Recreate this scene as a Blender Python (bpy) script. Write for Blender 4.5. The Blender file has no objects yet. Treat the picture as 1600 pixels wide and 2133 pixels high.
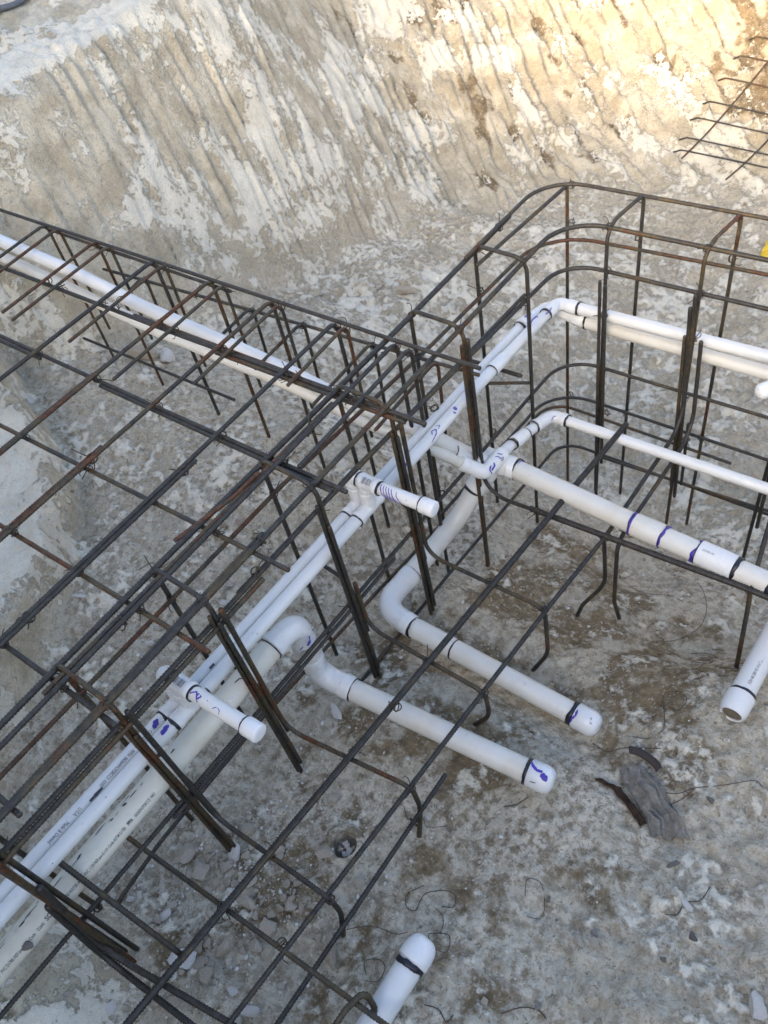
import bpy, bmesh, math, random
import numpy as np
from mathutils import Vector, Matrix
random.seed(7); rng = np.random.default_rng(7)
scene = bpy.context.scene
ZO = 2.7                        # height of the camera above the scene's zero level
R = math.radians

# ---------------- camera, sky, sun, exposure ----------------
cam_d = bpy.data.cameras.new('camera'); cam = bpy.data.objects.new('camera', cam_d)
scene.collection.objects.link(cam); scene.camera = cam
cam_d.sensor_fit = 'HORIZONTAL'; cam_d.sensor_width = 36.0; cam_d.lens = 36*1750/1600
cam_d.clip_start = .02; cam_d.clip_end = 500
_r, _d, _f = Vector((.794,.585,-.163)), Vector((.368,-.676,-.638)), Vector((-.483,.447,-.753))
_f.normalize(); _r = (_r-_f*_r.dot(_f)).normalized(); _d = _f.cross(_r)
cam.matrix_world = Matrix(((_r.x,-_d.x,-_f.x,0),(_r.y,-_d.y,-_f.y,0),(_r.z,-_d.z,-_f.z,ZO),(0,0,0,1)))
cam_d.dof.use_dof = True; cam_d.dof.focus_distance = 2.15; cam_d.dof.aperture_fstop = 9.0
world = bpy.data.worlds.new('World'); scene.world = world; world.use_nodes = True
nt = world.node_tree; nt.nodes.clear()
sky = nt.nodes.new('ShaderNodeTexSky'); sky.sky_type = 'NISHITA'; sky.sun_disc = False
SUN_EL, SUN_AZ = R(20), R(171)   # azimuth clockwise from +Y (towards the sun)
sky.sun_elevation = SUN_EL; sky.sun_rotation = SUN_AZ; sky.altitude = 200; sky.dust_density = 5.0; sky.air_density = .75; sky.ozone_density = .4
bg = nt.nodes.new('ShaderNodeBackground'); bg.inputs['Strength'].default_value = .15
wo = nt.nodes.new('ShaderNodeOutputWorld')
nt.links.new(sky.outputs[0], bg.inputs[0]); nt.links.new(bg.outputs[0], wo.inputs[0])
sun_d = bpy.data.lights.new('sun', 'SUN'); sun_d.energy = 1.9; sun_d.angle = R(10); sun_d.color = (1, .68, .36)
sun = bpy.data.objects.new('sun', sun_d); scene.collection.objects.link(sun)
_s = Vector((math.sin(SUN_AZ)*math.cos(SUN_EL), math.cos(SUN_AZ)*math.cos(SUN_EL), math.sin(SUN_EL)))
sun.rotation_euler = (-_s).to_track_quat('-Z', 'Y').to_euler(); sun.location = (0,-3,8)
scene.view_settings.view_transform = 'Standard'; scene.view_settings.look = 'None'
scene.view_settings.exposure = 2.25; scene.view_settings.gamma = 1; scene.view_settings.use_curve_mapping = False

# ---------------- helpers ----------------
def link(o, parent=None):
    scene.collection.objects.link(o)
    if parent is not None: o.parent = parent
    return o
def tag(o, label=None, cat=None, group=None, kind=None):
    if label: o['label'] = label
    if cat: o['category'] = cat
    if group: o['group'] = group
    if kind: o['kind'] = kind
    return o
def thing(name, loc, label, cat, group=None):
    o = bpy.data.objects.new(name, None); o.empty_display_size = .05
    o.location = (loc[0], loc[1], loc[2]+ZO); link(o)
    o['_b'] = 1; del o['_b']
    return tag(o, label, cat, group)
def mesh_from(name, V, F, mat, smooth=True):
    me = bpy.data.meshes.new(name)
    V = np.asarray(V, np.float32)
    if isinstance(F, np.ndarray):
        n = F.shape[1]; me.vertices.add(len(V)); me.vertices.foreach_set('co', V.ravel())
        me.loops.add(F.size); me.loops.foreach_set('vertex_index', F.ravel().astype(np.int32))
        me.polygons.add(len(F)); me.polygons.foreach_set('loop_start', np.arange(0, F.size, n, dtype=np.int32))
        me.update(calc_edges=True)
    else:
        me.from_pydata([tuple(v) for v in V], [], F)
    if smooth: me.polygons.foreach_set('use_smooth', np.ones(len(me.polygons), bool))
    if mat is not None: me.materials.append(mat)
    me.update()
    return me
def add(name, me, parent=None, loc=None):
    """mesh in world metres (camera-origin z); parts are moved into the frame of their thing"""
    o = bpy.data.objects.new(name, me); link(o, parent)
    if loc is None:
        base_ = Vector((0,0,ZO))
        p = parent; off = Vector((0,0,0))
        while p is not None: off += p.location; p = p.parent
        o.location = base_-off
    else:
        p = parent; off = Vector((0,0,0))
        while p is not None: off += p.location; p = p.parent
        o.location = Vector((loc[0], loc[1], loc[2]+ZO))-off
    return o
def rounded(pts, rad, seg=7):
    """round the inner corners of a polyline"""
    pts = [Vector(p) for p in pts]; out = [pts[0]]
    for i in range(1, len(pts)-1):
        r = rad[i-1] if isinstance(rad, (list, tuple)) else rad
        a, b, c = pts[i-1], pts[i], pts[i+1]
        u = (a-b); v = (c-b); lu, lv = u.length, v.length; u.normalize(); v.normalize()
        ang = u.angle(v)
        if ang > math.pi-.02: out.append(b); continue
        t = min(r/math.tan(ang/2), lu*.49, lv*.49); rr = t*math.tan(ang/2)
        cdir = (u+v).normalized(); ctr = b+cdir*(rr/math.sin(ang/2))
        s, e = (b+u*t)-ctr, (b+v*t)-ctr
        tot = s.angle(e); ax = s.cross(e).normalized()
        for k in range(seg+1): out.append(ctr+Matrix.Rotation(tot*k/seg, 3, ax) @ s)
    out.append(pts[-1]); return out
def resample(pts, step):
    P = np.array([tuple(p) for p in pts]); d = np.linalg.norm(np.diff(P, axis=0), axis=1)
    keep = np.concatenate(([True], d > 1e-6)); P = P[keep]; d = np.linalg.norm(np.diff(P, axis=0), axis=1)
    s = np.concatenate(([0], np.cumsum(d))); n = max(int(s[-1]/step), 1)
    t = np.linspace(0, s[-1], n+1)
    return np.stack([np.interp(t, s, P[:, k]) for k in range(3)], 1), t
def frames(P):
    T = np.gradient(P, axis=0) if len(P) > 2 else np.repeat((P[1:]-P[:1]), len(P), 0)
    T /= np.linalg.norm(T, axis=1)[:, None]+1e-12
    ref = np.array([0, 0, 1.]) if abs(T[0, 2]) < .9 else np.array([1., 0, 0])
    N = np.zeros_like(P); n = ref-T[0]*ref.dot(T[0]); n /= np.linalg.norm(n); N[0] = n
    for i in range(1, len(P)):
        n = N[i-1]-T[i]*N[i-1].dot(T[i]); n /= np.linalg.norm(n)+1e-12; N[i] = n
    return T, N, np.cross(T, N)
def sweep_vf(P, rad, ns=12, off=0, caps=True, squash=None):
    P = np.asarray(P, float); rad = np.broadcast_to(rad, (len(P),)).astype(float)
    T, N, B = frames(P); a = np.arange(ns)/ns*2*math.pi
    ca, sa = np.cos(a), np.sin(a)
    V = P[:, None, :]+rad[:, None, None]*(N[:, None, :]*ca[None, :, None]+B[:, None, :]*sa[None, :, None])
    V = V.reshape(-1, 3); n = len(P)
    i = np.arange(n-1)[:, None]*ns; j = np.arange(ns)[None, :]; j2 = (j+1) % ns
    F = np.stack([i+j, i+j2, i+ns+j2, i+ns+j], -1).reshape(-1, 4)
    F = F.tolist()
    if caps:
        F.append(list(range(ns-1, -1, -1))); F.append(list(range((n-1)*ns, n*ns)))
    return V, F
def bar(name, pts, r, mat, parent, round_r=.03, ribs=True, ns=7, wob=0.0, step=None):
    """a deformed steel bar: ribbed when near enough for the ribs to be seen"""
    pp = rounded(pts, round_r) if len(pts) > 2 else [Vector(p) for p in pts]
    st = step or (.0036 if ribs else .02)
    P, s = resample(pp, st)
    if wob:
        ph = random.random()*6; d = P[-1]-P[0]; n = np.array([d[1], -d[0], 0.]); n /= np.linalg.norm(n)+1e-9
        w = np.sin(s*2.3+ph)*wob*np.minimum(s, s[-1]-s)/max(s[-1], .1)*2
        P = P+n[None]*w[:, None]; P[:, 2] += np.sin(s*3.1+ph*2)*wob*.6*np.minimum(s, s[-1]-s)/max(s[-1], .1)*2
    rr = np.full(len(P), r)
    if ribs:
        rr = np.where(np.arange(len(P)) % 2 == 0, r*1.13, r*.90); rr[0] = rr[-1] = r*.9
    V, F = sweep_vf(P, rr, ns)
    me = mesh_from(name, V, F, mat)
    return add(name, me, parent)
def lathe_path(name, prof, a, b, mat, parent, ns=28, cap=True):
    """surface of revolution along a->b; prof = [(fraction-free distance, radius)]"""
    a = np.array(a, float); b = np.array(b, float); d = (b-a)/np.linalg.norm(b-a)
    P = np.array([a+d*s for s, r in prof])
    r = [q for s, q in prof]
    # frames need distinct points
    for i in range(1, len(P)):
        if np.linalg.norm(P[i]-P[i-1]) < 1e-6: P[i] = P[i]+d*1e-5
    ref = np.array([0, 0, 1.]) if abs(d[2]) < .9 else np.array([1., 0, 0])
    n = ref-d*ref.dot(d); n /= np.linalg.norm(n); bb = np.cross(d, n)
    an = np.arange(ns)/ns*2*math.pi
    V = np.concatenate([P[i]+r[i]*(np.cos(an)[:, None]*n+np.sin(an)[:, None]*bb) for i in range(len(P))])
    F = []
    for i in range(len(P)-1):
        for j in range(ns):
            k = (j+1) % ns; F.append([i*ns+j, i*ns+k, (i+1)*ns+k, (i+1)*ns+j])
    if cap: F.append(list(range(ns-1, -1, -1))); F.append(list(range((len(P)-1)*ns, len(P)*ns)))
    me = mesh_from(name, V, F, mat)
    return add(name, me, parent)
def autosmooth(o, ang=35):
    me = o.data
    bm = bmesh.new(); bm.from_mesh(me)
    for e in bm.edges:
        if len(e.link_faces) == 2 and e.calc_face_angle(0) > R(ang): e.smooth = False
    bm.to_mesh(me); bm.free(); return o
# ---------------- materials ----------------
def newmat(name):
    m = bpy.data.materials.new(name); m.use_nodes = True
    n = m.node_tree; n.nodes.clear()
    out = n.nodes.new('ShaderNodeOutputMaterial'); b = n.nodes.new('ShaderNodeBsdfPrincipled')
    n.links.new(b.outputs[0], out.inputs[0]); return m, n, b
def N(n, t, **k):
    x = n.nodes.new(t)
    for a, v in k.items():
        if a in x.inputs: x.inputs[a].default_value = v
        else: setattr(x, a, v)
    return x
def noise(n, co, scale, detail=4, rough=.55, dist=0):
    x = N(n, 'ShaderNodeTexNoise'); x.inputs['Scale'].default_value = scale; x.inputs['Detail'].default_value = detail
    x.inputs['Roughness'].default_value = rough; x.inputs['Distortion'].default_value = dist
    n.links.new(co, x.inputs['Vector']); return x.outputs[0]
def ramp(n, fac, a, b, ca=0.0, cb=1.0):
    x = N(n, 'ShaderNodeMapRange'); x.inputs[1].default_value = a; x.inputs[2].default_value = b
    x.inputs[3].default_value = ca; x.inputs[4].default_value = cb; x.interpolation_type = 'SMOOTHSTEP'
    n.links.new(fac, x.inputs[0]); return x.outputs[0]
def mix(n, fac, a, b, mode='MIX'):
    x = n.nodes.new('ShaderNodeMix'); x.data_type = 'RGBA'; x.blend_type = mode
    if isinstance(fac, (int, float)): x.inputs[0].default_value = fac
    else: n.links.new(fac, x.inputs[0])
    for s, v in ((6, a), (7, b)):
        if isinstance(v, tuple): x.inputs[s].default_value = (*v, 1)
        else: n.links.new(v, x.inputs[s])
    return x.outputs[2]
def math_(n, op, a, b=None, clamp=False):
    x = n.nodes.new('ShaderNodeMath'); x.operation = op; x.use_clamp = clamp
    for s, v in ((0, a), (1, b)):
        if v is None: continue
        if isinstance(v, (int, float)): x.inputs[s].default_value = v
        else: n.links.new(v, x.inputs[s])
    return x.outputs[0]
def bump(n, b, h, strength, dist):
    x = n.nodes.new('ShaderNodeBump'); x.inputs['Strength'].default_value = strength; x.inputs['Distance'].default_value = dist
    n.links.new(h, x.inputs['Height']); n.links.new(x.outputs[0], b.inputs['Normal'])

# soil
mat_soil, n, b = newmat('caliche_soil')
geo = N(n, 'ShaderNodeNewGeometry'); co = geo.outputs['Position']
def attr(nm):
    a = N(n, 'ShaderNodeAttribute'); a.attribute_name = nm; return a.outputs['Fac']
aW, aC, aD, aG = attr('wall'), attr('crust'), attr('damp_pit_shade'), attr('gravel')
big = noise(n, co, 1.3, 5); mid = noise(n, co, 7, 6, .62); fine = noise(n, co, 38, 6, .65); vfine = noise(n, co, 160, 3, .7)
tan = mix(n, ramp(n, mid, .38, .62), (.39,.345,.25), (.57,.52,.40))
gray = mix(n, ramp(n, fine, .40, .58), (.22,.185,.13), (.56,.52,.42))
gray = mix(n, math_(n, 'MULTIPLY', ramp(n, mid, .56, .40), .55), gray, (.46,.42,.325))
floorc = mix(n, ramp(n, big, .4, .6), gray, mix(n, .35, gray, tan))
base_c = mix(n, aW, floorc, tan)
damp_pit_c = mix(n, ramp(n, fine, .3, .7), (.135,.102,.058), (.27,.215,.135))
dn_ = math_(n, 'ADD', aD, math_(n, 'MULTIPLY', math_(n, 'SUBTRACT', mid, .5), 1.6))
base_c = mix(n, ramp(n, dn_, .42, .62), base_c, damp_pit_c)
# chalky white crust, torn edges
grit = noise(n, co, 85, 4, .7, .8)
base_c = mix(n, math_(n, 'MULTIPLY', ramp(n, grit, .56, .66), math_(n, 'SUBTRACT', .75, math_(n, 'MULTIPLY', aW, .3))), base_c, (.125,.10,.068))
base_c = mix(n, math_(n, 'MULTIPLY', ramp(n, grit, .42, .33), .5), base_c, (.52,.50,.43))
cr = math_(n, 'ADD', aC, math_(n, 'ADD', math_(n, 'MULTIPLY', math_(n, 'SUBTRACT', fine, .5), math_(n, 'SUBTRACT', 1.6, math_(n, 'MULTIPLY', aW, .3))), math_(n, 'MULTIPLY', math_(n, 'SUBTRACT', mid, .5), 1.0)))
crm = math_(n, 'ADD', math_(n, 'MULTIPLY', aW, ramp(n, cr, .47, .56)), math_(n, 'MULTIPLY', math_(n, 'SUBTRACT', 1, aW), ramp(n, cr, .39, .70)))
white = mix(n, ramp(n, mid, .3, .7), (.56,.53,.43), (.70,.67,.56))
base_c = mix(n, crm, base_c, white)
# lighter dusting and small specks
speck = N(n, 'ShaderNodeTexVoronoi'); speck.inputs['Scale'].default_value = 75; n.links.new(co, speck.inputs['Vector'])
sp = math_(n, 'MULTIPLY', math_(n, 'LESS_THAN', speck.outputs['Distance'], .26), math_(n, 'GREATER_THAN', speck.outputs['Color'], .62))
base_c = mix(n, math_(n, 'MULTIPLY', sp, math_(n, 'ADD', .25, math_(n, 'MULTIPLY', aG, .6))), base_c, (.50,.48,.45))
base_c = mix(n, math_(n, 'MULTIPLY', ramp(n, vfine, .58, .72), .45), base_c, (.13,.10,.07))
base_c = mix(n, math_(n, 'MULTIPLY', ramp(n, vfine, .42, .28), .4), base_c, (.52,.50,.46))
n.links.new(base_c, b.inputs['Base Color']); b.inputs['Roughness'].default_value = .95
b.inputs['Specular IOR Level'].default_value = .15
hh = math_(n, 'ADD', math_(n, 'MULTIPLY', fine, .7), math_(n, 'ADD', math_(n, 'MULTIPLY', vfine, .25), math_(n, 'MULTIPLY', crm, .22)))
bump(n, b, hh, .9, .020)

def stone_mat(name, c1, c2):
    m, n, b = newmat(name); tc = N(n, 'ShaderNodeTexCoord').outputs['Object']
    ri = N(n, 'ShaderNodeObjectInfo').outputs['Random']
    f = noise(n, tc, 60, 5, .65); g = noise(n, tc, 14, 3)
    c = mix(n, ramp(n, g, .35, .65), c1, c2)
    c = mix(n, math_(n, 'MULTIPLY', ri, .45), c, (.45,.42,.37))
    c = mix(n, math_(n, 'MULTIPLY', ramp(n, f, .5, .7), .5), c, (.6,.58,.53))
    n.links.new(c, b.inputs['Base Color']); b.inputs['Roughness'].default_value = .95; b.inputs['Specular IOR Level'].default_value = .15
    bump(n, b, f, .6, .004); return m
mat_stone = stone_mat('limestone', (.27,.23,.17), (.42,.375,.295))
mat_white_stone = stone_mat('white_limestone', (.50,.49,.46), (.62,.61,.58))
mat_red_stone = stone_mat('reddish_stone', (.20,.10,.07), (.28,.18,.13))
mat_char = stone_mat('dark_lump', (.012,.012,.014), (.03,.03,.03))

def steel(name, rust):
    m, n, b = newmat(name); tc = N(n, 'ShaderNodeNewGeometry').outputs['Position']
    ri = N(n, 'ShaderNodeObjectInfo').outputs['Random']
    f = noise(n, tc, 9, 4, .6); g = noise(n, tc, 90, 3, .7)
    k = math_(n, 'ADD', f, math_(n, 'MULTIPLY', math_(n, 'SUBTRACT', ri, .5), .35))
    rustc = mix(n, ramp(n, g, .35, .65), (.045,.020,.010), (.115,.048,.020))
    olive = mix(n, ramp(n, g, .35, .65), (.045,.038,.022), (.085,.066,.035))
    c = mix(n, ramp(n, g, .3, .7), (.022,.020,.017), (.052,.048,.042))
    c = mix(n, ramp(n, k, .52-rust, .66-rust), c, olive)
    c = mix(n, ramp(n, k, .64-rust, .78-rust), c, rustc)
    n.links.new(c, b.inputs['Base Color']); b.inputs['Roughness'].default_value = .55; b.inputs['Metallic'].default_value = .25
    bump(n, b, g, .4, .0015); return m
mat_bar = steel('mill_scale_steel', .0); mat_rusty = steel('rusting_steel', .07); mat_wire = steel('tie_wire_steel', .02); mat_rustwire = steel('rusty_wire', .25)

def pvc(name, col, dirt, dirtcol=(.42,.33,.2), rough=.28):
    m, n, b = newmat(name); tc = N(n, 'ShaderNodeNewGeometry').outputs['Position']
    f = noise(n, tc, 6, 4, .6); g = noise(n, tc, 55, 4, .7); s = noise(n, tc, 230, 2, .5)
    c = mix(n, math_(n, 'MULTIPLY', ramp(n, f, .42, .68), dirt), col, dirtcol)
    c = mix(n, math_(n, 'MULTIPLY', ramp(n, g, .60, .75), .25+dirt*.5), c, tuple(x*.62 for x in col))
    c = mix(n, math_(n, 'MULTIPLY', ramp(n, s, .72, .76), .5), c, (.12,.10,.08))
    n.links.new(c, b.inputs['Base Color'])
    rr = N(n, 'ShaderNodeMapRange'); rr.inputs[3].default_value = rough-.06; rr.inputs[4].default_value = rough+.22
    n.links.new(g, rr.inputs[0]); n.links.new(rr.outputs[0], b.inputs['Roughness'])
    b.inputs['Subsurface Weight'].default_value = .0
    bump(n, b, g, .06, .002); return m
mat_pvc = pvc('white_pvc', (.63,.65,.645), .12, (.50,.45,.34))
mat_pvc2 = pvc('white_pvc_dusty', (.61,.615,.575), .40, (.48,.42,.31))
mat_cream = pvc('cream_dirty_pvc', (.66,.64,.55), .45, (.42,.36,.24), .4)
mat_fit = pvc('pvc_fitting', (.66,.68,.68), .08, rough=.22)
def plain(name, col, rough=.5, metal=0, bumpy=0):
    m, n, b = newmat(name); tc = N(n, 'ShaderNodeNewGeometry').outputs['Position']
    f = noise(n, tc, 120, 3)
    c = mix(n, ramp(n, f, .3, .7), tuple(x*.8 for x in col), tuple(min(1, x*1.15) for x in col))
    n.links.new(c, b.inputs['Base Color']); b.inputs['Roughness'].default_value = rough; b.inputs['Metallic'].default_value = metal
    if bumpy: bump(n, b, f, .5, bumpy)
    return m
mat_prim = plain('black_glue', (.010,.012,.022), .4); mat_purple = plain('purple_primer', (.060,.035,.33), .45)
mat_ink = plain('black_ink', (.05,.055,.07), .6); mat_label = plain('grey_label', (.62,.63,.64), .5)
mat_bark = plain('weathered_fibre', (.20,.19,.165), .9, 0, .003)
mat_rubber = plain('brown_black_rubber', (.035,.024,.020), .7, 0, .002)
mat_yellow = plain('yellow_plastic', (.62,.43,.02), .5)
mat_root = plain('dry_root', (.07,.045,.03), .9)
mat_mud = plain('hardened_mud', (.15,.125,.09), .95, 0, .004)
mat_hose = plain('grey_hose', (.10,.11,.12), .5)
# ---------- terrain maths (numpy) : metres, camera is the origin ----------
FLOOR_PTS = np.array([
 (-2.9,.9,-1.90),(-2.6,1.2,-1.90),(-2.3,1.18,-1.93),(-2.05,1.2,-1.95),(-1.8,1.2,-1.96),(-1.55,1.25,-2.0),
 (-1.9,.6,-2.02),(-1.6,.35,-2.06),(-1.5,0,-2.08),(-1.3,.1,-2.14),(-1.2,.75,-2.2),(-1.2,1.05,-2.2),(-1.18,1.4,-2.32),
 (-1.05,1.69,-2.44),(-1.1,.4,-2.15),(-.65,.2,-2.09),(-.65,.5,-2.11),(-.65,.70,-2.09),(-.67,1.04,-2.22),(-.7,1.36,-2.32),
 (-.45,.15,-2.03),(-.44,.68,-2.055),(-.85,.66,-2.10),(-.44,.95,-2.16),(0,.5,-2.05),(0,1.2,-2.1),(-.14,1.1,-2.06),(.5,.6,-2.0),(.6,1.5,-2.2),
 (-.86,2.06,-2.62),(-.6,2.08,-2.64),(-1.1,2.05,-2.62),(-.63,1.75,-2.52),(-.37,2.0,-2.6),(-.4,1.5,-2.36),(-.2,1.7,-2.4),
 (-1.7,1.8,-2.22),(-2.3,1.8,-2.08),(-2.4,2.4,-2.22),(-1.6,2.4,-2.42),(-2.3,3.1,-2.4),(-1.3,2.6,-2.56),(-1.0,3.2,-2.62),
 (0,3,-2.66),(0,2.2,-2.6),(1,2.5,-2.6),(2,3,-2.6),(-2.4,3.7,-2.6),(-1.5,4,-2.62),(0,4.2,-2.65),(-1.0,-.35,-2.02),(-.6,-.3,-2.0),
 (0,-.2,-2.0),(1,0,-2.0),(2.5,1.5,-2.3),(-2.2,.2,-2.03),(-2.2,-1,-2.0),(2.5,5,-2.6),(-2.6,5,-2.6)])
FOOT = np.array([(-3.05,-3),(-3.05,.6),(-2.93,1.0),(-2.68,1.3),(-2.56,1.7),(-2.55,2.3),(-2.54,3.0),(-2.46,3.5),(-2.2,3.92),(-1.7,4.15),(-1,4.3),(0,4.45),(4,4.6)])
BERM = np.array([(-3.3,1.25),(-2.95,1.0),(-2.65,.87),(-2.42,.80),(-2.22,.67),(-2.03,.5),(-1.94,.3),(-1.82,.12),(-1.8,-.3),(-2.0,-3)])
NEARB = np.array([(-1.9,-3),(-1.75,-.42),(-1.42,-.20),(-1.20,-.11),(-1.04,-.125),(-.95,-.20),(-.86,-.34),(-.5,-.62),(.5,-.6),(1.2,-.2),(3,-.1)])

def sdist(px, py, poly):
    """signed distance to an open polyline, positive on its left"""
    best = np.full(px.shape, 1e9); sg = np.ones(px.shape)
    for (ax, ay), (bx, by) in zip(poly[:-1], poly[1:]):
        dx, dy = bx-ax, by-ay
        t = np.clip(((px-ax)*dx+(py-ay)*dy)/(dx*dx+dy*dy), 0, 1)
        qx, qy = px-(ax+t*dx), py-(ay+t*dy)
        d = np.hypot(qx, qy); c = dx*qy-dy*qx
        m = d < best-1e-9
        best = np.where(m, d, best); sg = np.where(m, np.where(c >= 0, 1., -1.), sg)
    return best*sg

def _hash(ix, iy, seed):
    h = (ix*374761393 + iy*668265263 + seed*974711) & 0xffffffff
    h = ((h ^ (h >> 13))*1274126177) & 0xffffffff
    h = h ^ (h >> 16)
    return (h & 0xffff)/65535.0
def vnoise(x, y, seed=0):
    xi = np.floor(x).astype(np.int64); yi = np.floor(y).astype(np.int64)
    fx = x-xi; fy = y-yi
    fx = fx*fx*fx*(fx*(fx*6-15)+10); fy = fy*fy*fy*(fy*(fy*6-15)+10)
    a = _hash(xi, yi, seed); b = _hash(xi+1, yi, seed); c = _hash(xi, yi+1, seed); d = _hash(xi+1, yi+1, seed)
    return (a+(b-a)*fx)*(1-fy)+(c+(d-c)*fx)*fy
def fbm(x, y, seed=0, oct=4, gain=.5):
    s = 0; a = 1; n = 0
    for i in range(oct):
        s = s+a*(vnoise(x+17.3*i, y-9.1*i, seed+i)-.5); n += a; a *= gain
        x, y = x*1.93+y*.35, y*1.93-x*.35
    return s/n*2
def sstep(a, b, x):
    t = np.clip((x-a)/(b-a), 0, 1); return t*t*(3-2*t)

def base(px, py):
    """smooth ground height, and the distance up the wall"""
    wsum = 0; z = 0
    for fx, fy, fz in FLOOR_PTS:
        w = 1/((px-fx)**2+(py-fy)**2+.012)**1.7
        wsum = wsum+w; z = z+w*fz
    z = z/wsum
    d = sdist(px, py, FOOT)                     # >0 outside the pit
    far = sstep(2.6, 4.0, py)
    k = 1.75-.75*far; r = .03+.5*far
    dd = np.maximum(d+.10*far, 0)
    rise = k*(np.sqrt(dd*dd+r*r)-r)
    # top of the bank: flat shoulder
    top = -1.13+.05*np.maximum(d-.5, 0) - .15*0
    top = top + far*.6
    zw = z+rise
    h = .04
    zw = -h*np.log(np.exp(-zw/h)+np.exp(-top/h))
    db = sdist(px, py, BERM)                    # berm on the left: positive to the right of travel?
    return z, zw, d, db
def ground(px, py, detail=True):
    px = np.asarray(px, float); py = np.asarray(py, float)
    z0, z, d, db = base(px, py)
    wall = sstep(-.02, .12, d)
    # raised soil block on the left, its edge broken
    e = -db + .035*fbm(px*7, py*7, 41, 3)
    z = z + (.185)*sstep(-.012, .030, e)*(1-wall)*sstep(1.5, 1.2, py) 
    # near bank behind and below the camera
    dn = -sdist(px, py, NEARB) + .03*fbm(px*6, py*6, 43, 3)
    bank = np.maximum(dn, 0)
    z = np.minimum(np.maximum(z, z + 1.25*(np.sqrt(bank**2+.002)-.0447)), np.maximum(z, -1.13))
    br = np.maximum(px-2.9, 0)                  # the pit's right-hand bank, outside the picture
    z = np.minimum(z+1.4*br, np.maximum(z, -1.13+.6*sstep(2.6, 4, py)))
    if detail:
        # digger-bucket grooves running down the wall; s is the distance along the foot
        s = py + .55*(px+2.5)*sstep(3.2, 4.6, py) - .48*np.minimum(d,1.2)*(1-.7*sstep(3,4.5,py))
        s2 = s + .035*fbm(px*2.2, py*2.2, 5, 3) + .034*fbm(s*6, d*5, 19, 3)
        s2 = s2 + .03*fbm(s*5, s*0+3.3, 29, 2)
        cell = s2/.072
        gk = np.floor(cell); u = cell-gk
        amp = .35+.65*_hash(gk.astype(np.int64), (gk*0).astype(np.int64), 7)
        seg = vnoise(gk*3.7, d*6.0+gk*1.3, 11)
        ph = d*3.4 + _hash(gk.astype(np.int64), (gk*0).astype(np.int64), 17)*3; ph = ph-np.floor(ph)      # each bite of the bucket: deep, then fading out
        amp = amp*(.45+1.1*np.where(ph < .85, 1-ph/.85*.7, (ph-.85)/.15*.9))
        tooth = np.where(u < .8, u/.8, (1-u)/.2)**1.1
        groove = .026*amp*sstep(.25, .65, seg)*(tooth-.5)
        pits = fbm(s2*16, d*7, 23, 3)
        z = z + wall*(groove*2.1*sstep(.74,.56,d+.35*sstep(3.4,2.6,py)*0-.5*sstep(2.6,3.6,py)) + .024*fbm(px*5, py*5, 3, 4) + .022*np.abs(fbm(s2*13,d*9,13,3)) + .008*fbm(s2*34,d*26,14,2) + .032*pits*sstep(2.2,3.8,py)) 
        fl = 1-wall
        rough = .4+.9*sstep(.3,.7,vnoise(px*1.7,py*1.7,77)) + .9*sstep(1.6, 2.6, py)
        z = z + fl*(.016*fbm(px*3.5, py*3.5, 31, 3) + .017*rough*fbm(px*16, py*16, 35, 4) + .008*fbm(px*50, py*50, 39, 2))
    return z
# ---------------- the excavated ground ----------------
def ramp_axis(segs):
    out = [segs[0][0]]
    for a, b_, st in segs:
        k = max(int(round((b_-a)/st)), 1); out += list(np.linspace(a, b_, k+1)[1:])
    return np.array(out)
gx = ramp_axis([(-5.5,-3.9,.05),(-3.9,-2.7,.009),(-2.7,-1.25,.0085),(-1.25,.25,.0065),(.25,.7,.02),(.7,5,.08)])
gy = ramp_axis([(-3.2,-.6,.06),(-.6,1.3,.0065),(1.3,4.2,.0095),(4.2,6.2,.016),(6.2,9,.06)])
X, Y = np.meshgrid(gx, gy)
Z = ground(X, Y)
z0_, zw_, D, DB = base(X, Y)
wallm = sstep(-.05, .15, D)
S_ = Y + .55*(X+2.5)*sstep(3.2,4.6,Y) - .48*np.minimum(np.maximum(D,0),1.2)*(1-.7*sstep(3,4.5,Y))
# chalk crust: streaks down the wall, blotches on the floor
cw = .425+.50*fbm(S_*8, D*6.5, 101, 3)+.34*fbm(S_*3.4, D*3.6, 107, 3)+.10*sstep(1.8,3.4,Y)-.02
strip = sstep(.61,.65,D+.03*fbm(X*9,Y*9,51,3))*sstep(.90,.85,D+.10*fbm(X*8,Y*8,52,3))*sstep(2.5,2.3,Y)
shelf = sstep(.98,1.05,D)*sstep(3.0,2.6,Y)
cw = np.where(D > .55, np.maximum(cw-shelf*.25, strip*1.15), cw)
cf = .39+.16*fbm(X*4.2, Y*4.2, 111, 4)+.26*fbm(X*16, Y*16, 115, 3)+.22*fbm(X*45,Y*45,119,2)+.10*sstep(1.5,2.4,Y)+.05*sstep(-1.5,-2.2,X)-.03*sstep(-.5,0,X)
crust = cw*wallm+cf*(1-wallm)
bermm = sstep(-.02,.05,-DB)*sstep(1.5,1.2,Y)
crust = np.where(bermm > .5, crust+.12, crust)
region = np.exp(-(((X+.70)/.62)**2+((Y-1.0)/1.0)**2)**1.5)
wallm = np.maximum(wallm, .6*sstep(1.6,2.6,Y))
damp_pit_shade = region*.60+.50*fbm(X*5.5,Y*5.5,131,3)-.04
damp_pit_shade = np.maximum(damp_pit_shade, .8*np.exp(-(((X+.95)/.10)**2+((Y+.10)/.10)**2)))
damp_pit_shade = np.maximum(damp_pit_shade, .75*np.exp(-(((X+1.25)/.35)**2+((Y-4.75)/.22)**2))+.25*fbm(X*5,Y*5,133,2))
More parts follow.
